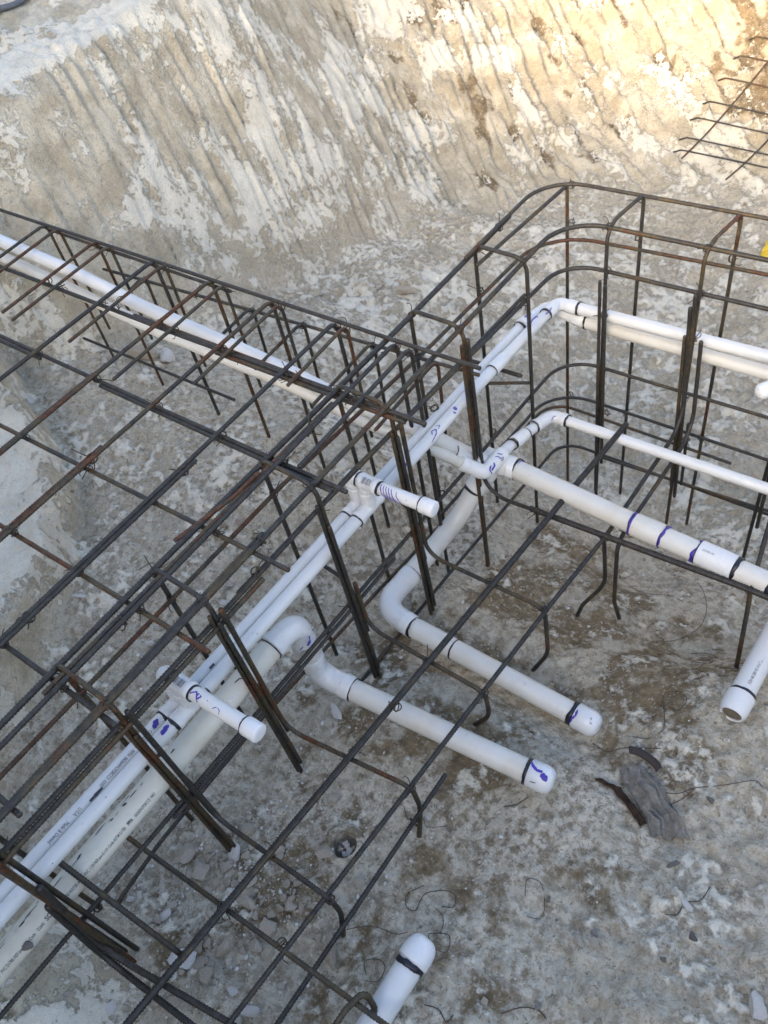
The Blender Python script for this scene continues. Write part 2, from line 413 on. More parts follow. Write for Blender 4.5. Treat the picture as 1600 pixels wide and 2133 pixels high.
damp_pit_shade = np.maximum(damp_pit_shade, .62*np.exp(-(((X+.9)/.25)**2+((Y-.1)/.3)**2))+.4*fbm(X*5,Y*5,135,2))
damp_pit_shade = damp_pit_shade*(1-.8*wallm*sstep(3.8,3.2,Y))
damp_pit_shade = np.maximum(damp_pit_shade, (.34+.55*fbm(S_*10,D*5,151,3))*sstep(.0,.2,D)*sstep(3.0,3.9,Y))  # far wall: brown streaks paint in the shade of its dark pits
crust = crust-.10*region-.09*sstep(3.2,4.2,Y)
bankm = sstep(.0,.08,-sdist(X,Y,NEARB)); wallm = np.maximum(wallm, bankm); wallm = np.maximum(wallm, sstep(-.05,-.01,-DB)*sstep(.10,.05,-DB)*sstep(1.5,1.2,Y)); crust = crust*(1-bankm)+bankm*(.50+.34*fbm(X*9,Y*9,171,3))+.36*sstep(.03,.08,-DB)*sstep(1.5,1.2,Y)
grav = sstep(.4,.6,vnoise(X*2,Y*2,141))*.5+np.exp(-(((X+1.75)/.6)**2+((Y-.8)/.8)**2))
cm = sstep(.47,.56,crust)
Z = Z+(.006+.007*wallm)*cm
Z = Z-.045*sstep(.040,.031,np.hypot(X+.787,Y-.317))
ny_, nx_ = X.shape
V = np.stack([X, Y, Z], -1).reshape(-1, 3)
# push the wall sideways a little too, so the tooth marks overhang like torn soil
i = (np.arange(ny_-1)[:, None]*nx_+np.arange(nx_-1)[None]).ravel()
F = np.stack([i, i+1, i+nx_+1, i+nx_], -1)
me = mesh_from('ground', V, F, mat_soil)
for nm, arr in (('wall', wallm), ('crust', crust), ('damp_pit_shade', damp_pit_shade), ('gravel', np.clip(grav, 0, 1))):
    at = me.attributes.new(nm, 'FLOAT', 'POINT'); at.data.foreach_set('value', arr.ravel().astype(np.float32))
tag(add('ground', me), kind='structure')
# the land round the pit: a ring that starts where the fine sheet ends
x0, x1, y0, y1 = gx[0]+.05, gx[-1]-.05, gy[0]+.05, gy[-1]-.05
zr = float(Z[0, 0]); L = 160
Vr = [(x0,y0,-1.16),(x1,y0,-1.16),(x1,y1,-.5),(x0,y1,-.45),(-L,-L,-1.5),(L,-L,-1.5),(L,L,-1.5),(-L,L,-1.5)]
# skirt from the edge of the pit sheet up to the ring
me = mesh_from('surrounding_land', Vr, [[0,1,5,4],[1,2,6,5],[2,3,7,6],[3,0,4,7]], mat_soil, False)
tag(add('surrounding_land', me), kind='structure')
def gz(x, y): return float(ground(np.array([x]), np.array([y]))[0])

# unseen blocks added behind the camera to keep sun off most of the pit
def boxmesh(name, a, b, mat, parent):
    x0, y0, z0 = a; x1, y1, z1 = b
    V = [(x0,y0,z0),(x1,y0,z0),(x1,y1,z0),(x0,y1,z0),(x0,y0,z1),(x1,y0,z1),(x1,y1,z1),(x0,y1,z1)]
    F = [[3,2,1,0],[4,5,6,7],[0,1,5,4],[1,2,6,5],[2,3,7,6],[3,0,4,7]]
    return add(name, mesh_from(name, V, F, mat, False), parent)
BLOCKER_H = .34
blk_low = thing('sun_blocker_low', (0,-2.35,-1.13), 'low unseen block added behind the camera to keep the sun off the pit', 'wall')
boxmesh('blocker_body', (-1.98,-2.45,-1.35), (8,-2.25,BLOCKER_H), mat_stone, blk_low)
boxmesh('blocker_top', (-1.95,-2.49,BLOCKER_H), (8.03,-2.21,BLOCKER_H+.06), mat_stone, blk_low)
blk_tall = thing('sun_blocker_tall', (-6,-4.5,-1.13), 'tall unseen block added behind the camera to shade the left of the pit', 'sun_blocker_tall')
boxmesh('blocker_body', (-10,-7,-1.35), (-2.0,-2.25,2.0), mat_stone, blk_tall)
boxmesh('blocker_lid', (-10.2,-7.2,2.0), (-1.85,-2.05,2.12), mat_stone, blk_tall)
# ---------------- reinforcing steel ----------------
cage = thing('rebar_cage', (-1.1,.9,-2.2), 'tall cage of dark rusting bars standing round the twin white pipes and turning the corner', 'rebar cage')
cage2 = cage
def rbar(pts, r=.0053, m=None, rr=.03, name='longitudinal_bar', parent=cage, wob=.0, ribs=True, ns=7, label=None):
    o = bar(name, pts, r, m or (mat_bar if random.random() < .6 else mat_rusty), parent, rr, ribs, ns, wob)
    if label: o['label'] = label
    return o
XL, XR, YB, YF, ZT = -1.187, -1.040, 2.062, 1.912, -1.33
# long rails that run up the trench and turn the corner
rbar([(XL,-.9,ZT),(XL,1.86,ZT+.002)], .0070, mat_bar, wob=.004)
rbar([(XL+.004,1.62,ZT+.012),(XL+.004,YB,ZT+.01),(1.6,YB+.06,ZT+.012)], .0056, mat_bar, .13)
rbar([(XR,-.9,ZT-.002),(XR,1.15,ZT),(XR,YF,ZT-.004),(.9,YF+.035,ZT)], .0064, mat_rusty, .13, wob=.0)
rbar([(XR-.013,-.9,ZT-.008),(XR-.013,.62,ZT-.006)], .0064, mat_bar, wob=.003)
rbar([(XR+.001,-.9,-1.402),(XR,.9,-1.405),(XR,YF,-1.475),(1.2,YF+.03,-1.465)], .0062, mat_bar, .11)
rbar([(XR+.011,-.9,-1.408),(XR+.012,.56,-1.412)], .0062, mat_rusty)
rbar([(XR-.010,.50,-1.410),(XR-.010,1.7,-1.452)], .0052, mat_bar)
rbar([(XL+.003,-.9,-1.425),(XL,.8,-1.432),(XL,1.4,-1.474),(XL,YB,-1.500),(1.2,YB+.04,-1.435)], .0056, mat_rusty, [.3,.3,.17])
rbar([(XR,-.62,-1.762),(XR,.8,-1.785),(XR,YF,-1.835),(1.2,YF+.03,-1.84)], .0055, mat_bar, .12)
rbar([(XR+.011,.10,-1.775),(XR+.011,.95,-1.797)], .0050, mat_rusty)
rbar([(XL,-.27,-2.13),(XL,.05,-2.072),(XL,.45,-2.070),(XL,1.0,-2.122),(XL,1.57,-2.198),(XL,YB,-2.215),(-.5,YB+.01,-2.23)], .0056, mat_bar, [.3,.3,.3,.3,.10])
rbar([(XL+.03,1.30,-2.07),(XL+.03,YB-.015,-2.13),(1.2,YB+.02,-2.175)], .0056, mat_bar, .15)
rbar([(-1.068,.36,-2.155),(-1.055,1.2,-2.175),(-1.045,1.9,-2.215),(-.86,1.93,-2.25),(1.2,1.96,-2.27)], .0054, mat_bar, .10)
rbar([(-.90,1.905,-2.235),(1.2,2.0,-2.22)], .0052)
# hoops along the trench, each leg standing on the soil
stir = [(-.145,mat_bar),(.155,mat_rusty),(.420,mat_rusty),(.768,mat_rusty),(1.050,mat_bar),(1.368,mat_bar),(1.682,mat_bar)]
for y, m in stir:
    j = lambda: random.uniform(-.004, .004)
    zl, zr = gz(XL, y)-.015, gz(XR, y)-.015
    rbar([(XL-.009+j(),y+j()*2,zl),(XL-.009,y+.004,ZT+.010),(XR+.008,y+.004,ZT+.006),(XR+.010+j(),y+j()*2,zr)], .0058, m, [.028,.042], 'hoop')
# short bars that cross from the far legs and hook down behind the near ones
for y in (.155,.420,.768,1.050):
    rbar([(XL-.004,y+.026,-1.705),(XR-.012,y+.024,-1.728),(XR+.004,y+.022,-1.95)], .0054, mat_bar if y > .7 else mat_rusty, .055, 'hooked_bar')
# dowels lapped on the right-hand legs and the hooked seat bars
tipx = {.155:(-.655,.150),.420:(-.645,.440),.768:(-.690,.768),1.050:(-.672,1.040)}
for y in (.155,.420,.768,1.050):
    topz = -1.70 if y == .768 else -1.36
    end = {.155:(-.664,.178),.420:(-.656,.477),.768:(-.641,.772),1.050:(-.636,1.060)}[y]
    tx, ty = tipx[y]
    rbar([(XR+.022,y+.016,topz),(XR+.024,y+.014,-1.905),(end[0],end[1],-1.89),(end[0]+.006,end[1],min(gz(tx,ty)+.10,-1.965)),(tx,ty,gz(tx,ty)-.004)], .0060,
         mat_rusty if y > .7 and y < 1.04 else mat_bar, [.055,.034,.16], 'hooked_seat_bar')
    rbar([(XR+.009,y-.008,-1.36-.1*random.random()),(XR+.012,y-.012,gz(XR,y)+.01)], .0050, mat_bar if y != .42 else mat_rusty, name='dowel_bar')
    rbar([(XR+.019,y-.001,-1.385-.1*random.random()),(XR+.022,y+.002,gz(XR,y)+.05)], .0050, mat_bar, name='dowel_bar')
rbar([(XR+.014,1.378,-1.365),(XR+.022,1.372,-1.95),(-.62,1.362,-1.905),(-.606,1.36,-2.13),(-.660,1.325,-2.235),(-.676,1.32,gz(-.676,1.32))], .0060, mat_bar, [.075,.034,.14,.06], 'hooked_seat_bar')
rbar([(XR+.010,1.356,-1.37),(XR+.012,1.354,-2.43)], .0056, mat_rusty, name='dowel_bar')
rbar([(-1.20,1.60,-1.665),(-1.018,1.612,-1.672)], .0066, mat_bar, name='lap_bar', label='short thick bar end sticking out behind the twin pipes')
rbar([(-1.21,1.60,-1.765),(-1.03,1.69,-1.765)], .0054, mat_bar, name='lap_bar')
# nearest corner: lapped hoop leg and two thick bars that sweep out along the seat
rbar([(XR+.010,-.160,ZT),(XR+.014,-.168,-1.99)], .0062, mat_bar, name='dowel_bar')
rbar([(XR+.022,-.155,-1.36),(XR+.028,-.175,-2.06)], .0062, mat_rusty, name='dowel_bar')
rbar([(XR+.030,-.150,-1.52),(-1.022,-.185,-1.90),(-.70,-.125,-1.905),(-.50,-.10,-1.905)], .0072, mat_bar, .07, 'hooked_seat_bar')
rbar([(XR+.020,-.170,-1.60),(-1.020,-.196,-1.915),(-.76,-.174,-1.91),(-.55,-.16,-1.91)], .0072, mat_rusty, .07, 'hooked_seat_bar')
# seat mat
rbar([(-.872,-.40,-1.878),(-.75,1.765,-1.882)], .0086, mat_bar, name='seat_bar', label='thick grey bar with one sawn rusty end')
rbar([(-.851,-.10,-1.876),(-.812,.60,-1.878)], .0062, mat_rusty, name='seat_bar')
rbar([(-.645,1.884,-1.50),(-.622,1.882,-1.93),(-.614,1.358,-1.903),(-.634,1.067,-1.90),(-.705,-.35,-1.90)], .0062, mat_bar, [.09,.3,.3], 'hooked_seat_bar')
rbar([(-.602,1.882,-1.60),(-.588,1.882,-1.955),(-.583,1.372,-1.92),(-.580,1.372,-2.22),(-.565,1.388,gz(-.565,1.388))], .0060, mat_bar, [.09,.05,.2], 'hooked_seat_bar')
rbar([(-.330,1.884,-1.50),(-.300,1.882,-1.92),(-.217,1.356,-1.862),(-.210,1.352,-1.94),(-.187,1.302,gz(-.187,1.302))], .0060, mat_bar, [.09,.04,.2], 'hooked_seat_bar')
rbar([(-.640,-.30,-1.995),(-.650,.585,-2.022)], .0060, mat_bar, name='seat_bar')
rbar([(-.858,1.362,-1.922),(-.22,1.352,-1.868),(1.2,1.33,-1.85)], .0086, mat_bar, name='seat_bar', label='thick grey seat bar running to the right edge')
rbar([(-1.21,.010,-1.896),(-.10,.078,-1.905)], .0060, mat_rusty, name='seat_bar')
rbar([(-1.088,-.104,-1.612),(-.868,-.092,-1.895)], .0064, mat_rusty, name='seat_bar')
rbar([(-.512,-.30,-1.895),(-.507,.03,-1.888),(-.497,.082,-1.892),(-.470,.070,-1.93),(-.468,.03,-1.99)], .0068, mat_rusty, .02, 'hooked_seat_bar', label='rusty hook curled over the seat bar at the bottom edge')
rbar([(-1.205,.50,ZT+.006),(-1.172,.66,ZT+.008),(-1.162,.735,ZT+.018)], .0050, mat_rusty, .1, 'lap_bar')
# right-hand cage
rbar([(-1.150,1.625,ZT-.004),(-1.108,YB-.012,ZT+.008),(-1.104,YB-.01,gz(-1.104,2.05))], .0054, mat_rusty, .018, 'hoop', label='hoop with a red sawn end')
for x, zf in ((-.885,-2.35),(-.612,-2.26),(-.335,-2.3),(-.06,-2.3),(.22,-2.3)):
    rbar([(x,YB+.008,gz(x,2.06)),(x+.004,YB+.010,ZT+.014),(x-.020,YF-.010,ZT+.010),(x-.018,YF-.018,gz(x,1.9))], .0055,
         mat_rusty if x < -.5 else mat_bar, [.022,.055], 'hoop')
rbar([(-.897,1.886,-1.500),(-.884,1.886,-2.24)], .0056, mat_bar, name='dowel_bar')
rbar([(-.914,1.886,-1.49),(-.902,1.885,-2.40)], .0050, mat_rusty, name='dowel_bar')
rbar([(-.636,1.884,-1.455),(-.612,1.882,-2.27)], .0056, mat_rusty, name='dowel_bar')
rbar([(-.650,1.885,-1.60),(-.628,1.882,-2.22)], .0056, mat_bar, name='dowel_bar')
rbar([(-.603,1.884,-1.92),(-.596,1.883,-2.20)], .0050, mat_rusty, name='dowel_bar')
rbar([(-.350,1.884,-1.45),(-.335,1.882,-2.27)], .0058, mat_bar, name='dowel_bar')

# twisted ties of thin wire
def tie_mesh(seed):
    rr = random.Random(seed); V = []; F = []
    def tube(P, r=.0015, ns=5):
        P = np.array(P); v, f = sweep_vf(P, r, ns); k = len(V)
        V.extend(v.tolist()); F.extend([[q+k for q in p] for p in f])
    for t in (-.7, .7):
        ring = []
        for k in range(15):
            a = k/14*2*math.pi*1.02
            ring.append((math.cos(a)*.0105, math.sin(a)*.0105*math.cos(t), math.sin(a)*.0105*math.sin(t)))
        tube(ring)
    for s in (-1, 1):
        a = rr.uniform(0, 6.28); d = np.array([math.cos(a), math.sin(a), rr.uniform(-.3, .9)]); d /= np.linalg.norm(d)
        e = np.array([rr.uniform(-1,1), rr.uniform(-1,1), rr.uniform(-.2,1)])
        L_ = rr.uniform(.014, .032)
        tube([d*.008, d*(.008+L_*.5), d*(.008+L_*.8)+e*.004, d*(.008+L_*.9)+e*.011], .0012)
    return mesh_from('tie_wire', V, F, mat_wire)
ties = [tie_mesh(k) for k in range(6)]
def tie(p, parent=cage, s=1.0):
    o = add('tie_wire', random.choice(ties), parent, p)
    o.rotation_euler = (random.uniform(0,6.28), random.uniform(0,6.28), random.uniform(0,6.28)); o.scale = (s,s,s)
for y, m in stir:
    for p in ((XL,y,ZT),(XR,y,ZT),(XL,y,-1.43-.04*max(0,y-.8)),(XR,y,-1.41-.06*max(0,y-.9)/.9),(XR,y,-1.78-.03*y),(XL,y,-2.04)): tie(p)
for x in (-1.10,-.885,-.612,-.335):
    tie((x,YB,ZT+.004)); tie((x,YB,-1.45)); tie((x,YB,-2.15))
for x in (-.905,-.632,-.355):
    tie((x,YF,ZT)); tie((x,YF,-1.47)); tie((x,YF,-1.84)); tie((x,YF-.01,-1.62)); tie((x+.02,YF,-2.02))
for y, ex in ((.178,-.664),(.477,-.656),(.772,-.641),(1.06,-.636)):
    tie((ex,y,-1.893)); tie((ex-.17,y-.005,-1.882)); 
for p in ((-.80,.62,-1.875),(-.61,1.36,-1.905),(-.83,1.36,-1.92),(-.22,1.352,-1.868),(-.645,.44,-2.01),(XL,1.80,ZT),(XL,1.70,ZT),(-1.045,.56,-1.4),(XR,.60,ZT),
          (-.855,.03,-1.885),(-.70,.05,-1.90),(-1.03,-.185,-1.86),(-1.02,1.2,-1.45)): tie(p, s=1.1)

# flat mat of bars over the hollow on the left, with its hooked curtain at the back
matt = thing('rebar_mat', (-1.8,.8,-1.9), 'wide flat grid of bars at the left, hooked legs hanging from its back edge', 'rebar mat')
def mbar(pts, r=.0052, m=None, rr=.022, name='cross_bar', ribs=True, wob=.0):
    return bar(name, pts, r, m or (mat_bar if random.random() < .65 else mat_rusty), matt, rr, ribs, 7, wob)
YA = 1.242
mbar([(-3.12,YA+.006,ZT+.003),(-.905,YA+.012,ZT+.010)], .0056, mat_bar)
mbar([(-2.62,YA+.012,ZT-.016),(-2.20,YA+.012,ZT-.018)], .005); mbar([(-2.30,YA+.012,ZT-.016),(-1.75,YA+.010,ZT-.014)], .005)
mbar([(-3.2,1.022,ZT-.010),(-1.75,1.036,ZT-.012),(-.93,1.055,ZT-.010)], .0062, mat_bar)
mbar([(-1.95,1.045,ZT-.014),(-1.33,1.052,ZT-.012)], .0056, mat_rusty); mbar([(-1.60,1.028,ZT-.014),(-.98,1.042,ZT-.016)], .0060, mat_bar)
mbar([(-3.1,.765,ZT-.012),(-2.06,.780,ZT-.012)], .0058, mat_rusty)
mbar([(-2.45,.79,ZT-.010),(-1.6,.795,ZT-.012),(-.967,.803,ZT-.012)], .0058, mat_bar); mbar([(-1.80,.783,ZT-.013),(-1.0,.790,ZT-.014)], .0056, mat_bar)
mbar([(-3.0,.515,ZT-.010),(-.943,.575,ZT-.012)], .0056, mat_bar)
mbar([(-2.9,.300,ZT-.010),(-.954,.345,ZT-.012)], .0056, mat_rusty)
mbar([(-2.6,.105,ZT-.010),(-1.00,.137,ZT-.012)], .0056, mat_bar)
mbar([(-2.5,-.105,ZT-.010),(-1.02,-.075,ZT-.012)], .0056, mat_bar)
legs = [(-2.62,.86,-2.56,-.0),(-2.345,.86,-2.29,1),(-2.075,None,-2.04,.86),(-1.825,None,-1.775,.81),(-1.575,None,-1.545,.895),(-1.345,None,-1.31,1.02)]
def hooked(x, ye, leg=True, m=None, r=.0050, zl=None):
    zl = gz(x, YA) if zl is None else zl
    mbar([(x+random.uniform(-.008,.008),YA+.003,zl-.01),(x,YA+.006,ZT+.012),(x+.004,ye,ZT+.004)], r, m, .028, 'hooked_bar')
hooked(-2.615,.90); hooked(-2.545,.95,zl=-1.72)
hooked(-2.345,.858,m=mat_rusty); hooked(-2.28,.848,zl=-1.68)
hooked(-2.068,-.7,m=mat_bar,r=.0060); hooked(-2.02,.858,m=mat_rusty,zl=-1.71)
hooked(-1.818,-.8,m=mat_rusty,r=.0058); hooked(-1.765,.806,zl=-1.70)
hooked(-1.578,-.9,m=mat_bar,r=.0058); hooked(-1.545,.895,zl=-1.70)
hooked(-1.348,-.9,m=mat_bar,r=.0058); hooked(-1.312,1.00,m=mat_rusty,zl=-1.72)
hooked(-1.150,-.9,m=mat_bar,r=.0058); hooked(-1.105,.80,m=mat_rusty,r=.0056)
for x, a, b_ in ((-1.828,.80,-.4),(-1.590,.62,-.9),(-1.336,.70,-.9),(-1.162,1.0,.1),(-1.826,.84,.62)):
    mbar([(x,a,ZT+.006),(x-.003,b_,ZT+.004)], .0056, mat_rusty, name='lap_bar')
# lower layer of the curtain
mbar([(-2.47,1.292,-1.485),(-1.62,1.34,-1.475),(-1.0,1.378,-1.475)], .0052, mat_bar)
mbar([(-2.69,1.205,-1.795),(-1.865,1.20,-1.77)], .0052, mat_bar)
for x, ye in ((-2.26,1.24),(-1.79,1.15),(-1.59,1.12),(-1.34,1.08),(-1.13,1.08)):
    y = 1.30+.07*(x+2.3)/1.2
    mbar([(x-.01,y+.004,-1.70-.10*random.random()),(x,y+.006,-1.463),(x+.006,ye,-1.47)], .0050, None, .035, 'hooked_bar')
for x in (-2.345,-2.075,-1.82,-1.575,-1.345,-1.15):
    for y in (YA+.004,1.04): tie((x,y,ZT-.004), matt)
    for (xa, ya), (xb, yb) in (((-2.45,.785),(-.967,.803)),((-3.0,.515),(-.943,.575)),((-2.9,.300),(-.954,.345)),((-2.6,.105),(-1.0,.137))):
        if x > -2.1: tie((x,ya+(yb-ya)*(x-xa)/(xb-xa),ZT-.004), matt)
for x in (-2.28,-2.02,-1.765,-1.545,-1.312,-1.105):
    tie((x,YA+.004,ZT-.002), matt); tie((x,1.04,ZT-.004), matt)
for x in (-2.26,-2.03,-1.79,-1.59,-1.34): tie((x,1.30+.07*(x+2.3)/1.2,-1.478), matt)
for x, y in ((-1.342,.66),(-1.342,.20),(-1.583,.58),(-1.583,.05),(-1.155,.9),(-1.155,.3)): tie((x,y,ZT+.004), matt, 1.2)
# far grid lying up the right-hand slope
grid = thing('rebar_grid', (-1.4,4.5,-2.4), 'distant grid of thin rusty bars leaning on the sunlit slope at upper right', 'rebar grid')
def gbar(pts, name): return bar(name, pts, .0048, mat_rusty, grid, .02, False, 6, .0, .04)
def up(x, y, h=.05): return gz_s(x, y)+h
def gz_s(x, y): return float(ground(np.array([x]), np.array([y]), False)[0])
rows = [(-1.555,4.89),(-1.597,4.805),(-1.631,4.707),(-1.661,4.60),(-1.691,4.52),(-1.702,4.423),(-1.703,4.359)]
for k, (x, y) in enumerate(rows):
    pts = [(x, y, up(x, y, .03)), (x+.04, y+.004, up(x+.04, y, .055)), (x+.6, y+.02, up(x+.6, y+.02, .05)), (x+1.8, y+.05-.02*k, up(x+1.8, y+.06, .05))]
    gbar(pts, 'cross_bar')
for (ax, ay), (bx, by) in (((-1.639,4.319),(-1.412,4.82)),((-1.367,4.267),(-1.26,4.50)),((-1.1,4.30),(-.95,4.9)),((-.8,4.3),(-.65,4.9))):
    t = [0,.25,.5,.75,1]; gbar([(ax+(bx-ax)*q, ay+(by-ay)*q, up(ax+(bx-ax)*q, ay+(by-ay)*q, .055)) for q in t]+[(bx+(bx-ax)*.25, by+(by-ay)*.25, up(bx+(bx-ax)*.25, by+(by-ay)*.25, .055))], 'long_bar')
# ---------------- plastic pipework ----------------
R1, F1, R2_, F2 = .0167, .0212, .0302, .0352
def V3(p): return Vector(p)
def pipe(parent, pts, r=R1, mat=None, label=None, step=.03, round_r=.05):
    pp = rounded(pts, round_r) if len(pts) > 2 else pts
    P, s = resample(pp, step); v, f = sweep_vf(P, r, 32)
    o = autosmooth(add('pipe', mesh_from('pipe', v, f, mat or mat_pvc), parent), 50)
    if label: o['label'] = label
    return o
def fitting(parent, pts, r, hub, round_r, name='elbow', hublen=.03, mat=None, ns=36):
    P, s = resample(rounded(pts, round_r, 12), .0035); L = s[-1]
    rad = np.full(len(s), r)
    for d in (s, L-s):
        rad = np.maximum(rad, np.where(d < hublen, hub, r+(hub-r)*np.clip(1-(d-hublen)/.004, 0, 1)))
        rad = np.where(d < .002, np.minimum(rad, hub-.0015), rad)
    v, f = sweep_vf(P, rad, ns)
    return autosmooth(add(name, mesh_from(name, v, f, mat or mat_fit), parent), 40)
def sleeve(parent, a, b, r, name='coupling', mat=None):
    a, b = V3(a), V3(b); L = (b-a).length
    return autosmooth(lathe_path(name, [(0, r*.955), (.002, r), (L*.5, r*1.012), (L-.002, r), (L, r*.955)], a, b, mat or mat_fit, parent, 36), 30)
def cap(parent, a, b, r, label=None, flat=.35):
    """a = open end, b = closed end"""
    a, b = V3(a), V3(b); L = (b-a).length; pr = [(0, r*.95), (.0015, r)]
    c = r*flat*1.6
    pr += [(L-c, r)]
    for k in range(1, 8):
        t = k/7*math.pi/2; pr.append((L-c+c*math.sin(t), max(r*(1-flat)*1.0*math.cos(t)*.0+r*math.cos(t)**.55, .0004)))
    o = autosmooth(lathe_path('cap', pr, a, b, mat_fit, parent, 36), 50)
    if label: o['label'] = label
    return o
def tee(parent, a, b, mid, br, r, hub, hl=.03):
    """run a-b with a branch from mid to br, one mesh"""
    P, s = resample([a, b], .0035); L = s[-1]; rad = np.full(len(s), r)
    for d in (s, L-s): rad = np.where(d < hl, hub, rad); rad = np.where(d < .002, hub-.0015, rad)
    v1, f1 = sweep_vf(P, rad, 36)
    P, s = resample([mid, br], .0035); L = s[-1]; d = L-s
    rad = np.where(d < hl, hub, r*1.02); rad = np.where(d < .002, hub-.0015, rad)
    v2, f2 = sweep_vf(P, rad, 36); k = len(v1)
    return autosmooth(add('tee', mesh_from('tee', np.concatenate([v1, v2]), f1+[[q+k for q in p] for p in f2], mat_fit), parent), 40)
def band(parent, p, d, r, w, mat=None, jag=.35, a0=0, a1=2*math.pi, name='glue_ring'):
    """ring of glue squeezed out at a joint; ragged on both edges"""
    p = np.array(p, float); d = np.array(d, float); d /= np.linalg.norm(d)
    ref = np.array([0, 0, 1.]); n = ref-d*ref.dot(d); n /= np.linalg.norm(n); b = np.cross(d, n)
    ns = 72; V = []; ph = random.random()*9
    full = abs(a1-a0-2*math.pi) < .01
    for k in range(ns+(0 if full else 1)):
        a = a0+(a1-a0)*k/ns; c = n*math.cos(a)+b*math.sin(a)
        e0 = -w/2*(1+jag*math.sin(a*2+ph)+jag*.5*math.sin(a*5.3+ph*2)+random.uniform(-.08,.08))
        e1 = w/2*(1+jag*math.sin(a*1+ph*3)+jag*.5*math.sin(a*7+ph)+random.uniform(-.08,.08))
        if not full:
            q = math.sin(math.pi*k/ns)**.5; e0 *= q; e1 *= q
        for e, rr in ((e0, r-.0004), (e0+.0003, r+.0009), (e1-.0003, r+.0009), (e1, r-.0004)): V.append(p+d*e+c*rr)
    F = []; m = ns+(0 if full else 1)
    for k in range(ns):
        k2 = (k+1) % m
        for q in range(3): F.append([k*4+q, k2*4+q, k2*4+q+1, k*4+q+1])
    return add(name, mesh_from(name, V, F, mat or mat_prim), parent)
# flat marks that follow the curve of a pipe
def wrapper(p, d, r, toward):
    """(u along, v round) -> 3-D; v = 0 is the side facing `toward`"""
    p = np.array(p, float); d = np.array(d, float); d /= np.linalg.norm(d)
    t = np.array(toward, float)-p; n = t-d*t.dot(d); n /= np.linalg.norm(n); b = np.cross(n, d)
    def f(u, v, lift=.0006):
        a = np.asarray(v)/r
        return p+np.asarray(u)[:, None]*d+(r+lift)*(np.cos(a)[:, None]*n+np.sin(a)[:, None]*b)
    return f
def stroke(parent, W, pts, w, mat, name='marker_scribble', lift=.0007):
    P = np.array(pts, float)*np.array([1,-1]); P3, s = resample([(*q, 0) for q in P], .0025); P2 = P3[:, :2]
    T = np.gradient(P2, axis=0); T /= np.linalg.norm(T, axis=1)[:, None]+1e-9; Nn = np.stack([-T[:, 1], T[:, 0]], 1)
    ww = (w*1.45 if w < .0045 else w)*(.6+.4*np.sin(np.linspace(.3, 2.9, len(P2))))*(1+.15*rng.standard_normal(len(P2)))
    A = P2+Nn*ww[:, None]/2; B = P2-Nn*ww[:, None]/2; V = np.concatenate([W(A[:, 0], A[:, 1], lift), W(B[:, 0], B[:, 1], lift)])
    k = len(P2); F = [[i, i+1, k+i+1, k+i] for i in range(k-1)]
    return add(name, mesh_from(name, V, F, mat), parent)
def blotch(parent, W, u, v, a, b, mat, name='primer_smear', lift=.0005, rot=0.0):
    v = -v; rot = -rot
    ph = random.random()*9; rings = 3; V = []; F = []; ns = 26
    uu = [u]; vv = [v]
    for q in range(1, rings+1):
        for k in range(ns):
            t = k/ns*2*math.pi; rr = q/rings*(1+.28*math.sin(2*t+ph)+.09*math.sin(5*t+2*ph)+.05*math.sin(11*t+ph)); x, y = a*rr*math.cos(t), b*rr*math.sin(t)
            uu.append(u+x*math.cos(rot)-y*math.sin(rot)); vv.append(v+x*math.sin(rot)+y*math.cos(rot))
    V = W(np.array(uu), np.array(vv), lift)
    for k in range(ns):
        k2 = (k+1) % ns; F.append([0, 1+k, 1+k2])
        for q in range(rings-1): F.append([1+q*ns+k, 1+(q+1)*ns+k, 1+(q+1)*ns+k2, 1+q*ns+k2])
    return add(name, mesh_from(name, V, F, mat), parent)
def quad(parent, W, u0, u1, v0, v1, mat, name, lift=.0006):
    n = 8; v0, v1 = -v1, -v0; us = np.array([u0]*(n+1)+[u1]*(n+1)); vs = np.concatenate([np.linspace(v0, v1, n+1)]*2)
    V = W(us, vs, lift); F = [[k, k+1, n+2+k, n+1+k] for k in range(n)]
    return add(name, mesh_from(name, V, F, mat), parent)
def lettering(parent, W, text, u, v, size, mat, flip=False, bold=0.0, space=1.0, xs=.7, name='printed_lettering'):
    cu = bpy.data.curves.new('lettering', 'FONT'); cu.body = text; cu.size = size; cu.space_character = space; cu.offset = bold
    cu.resolution_u = 2
    o = bpy.data.objects.new('lettering', cu); scene.collection.objects.link(o)
    dg = bpy.context.evaluated_depsgraph_get(); me0 = bpy.data.meshes.new_from_object(o.evaluated_get(dg))
    n = len(me0.vertices); co = np.zeros(n*3); me0.vertices.foreach_get('co', co); co = co.reshape(-1, 3)
    x, y = co[:, 0]*xs, co[:, 1].copy()
    if flip: x, y = -x, -y
    V = W(u+x, v+y, .0007); F = [list(p.vertices) for p in me0.polygons]
    bpy.data.objects.remove(o); bpy.data.meshes.remove(me0); bpy.data.curves.remove(cu)
    o = add(name, mesh_from(name, V, F, mat, False), parent); return o, float(x.max()-x.min())
EYE = (0, 0, 0)

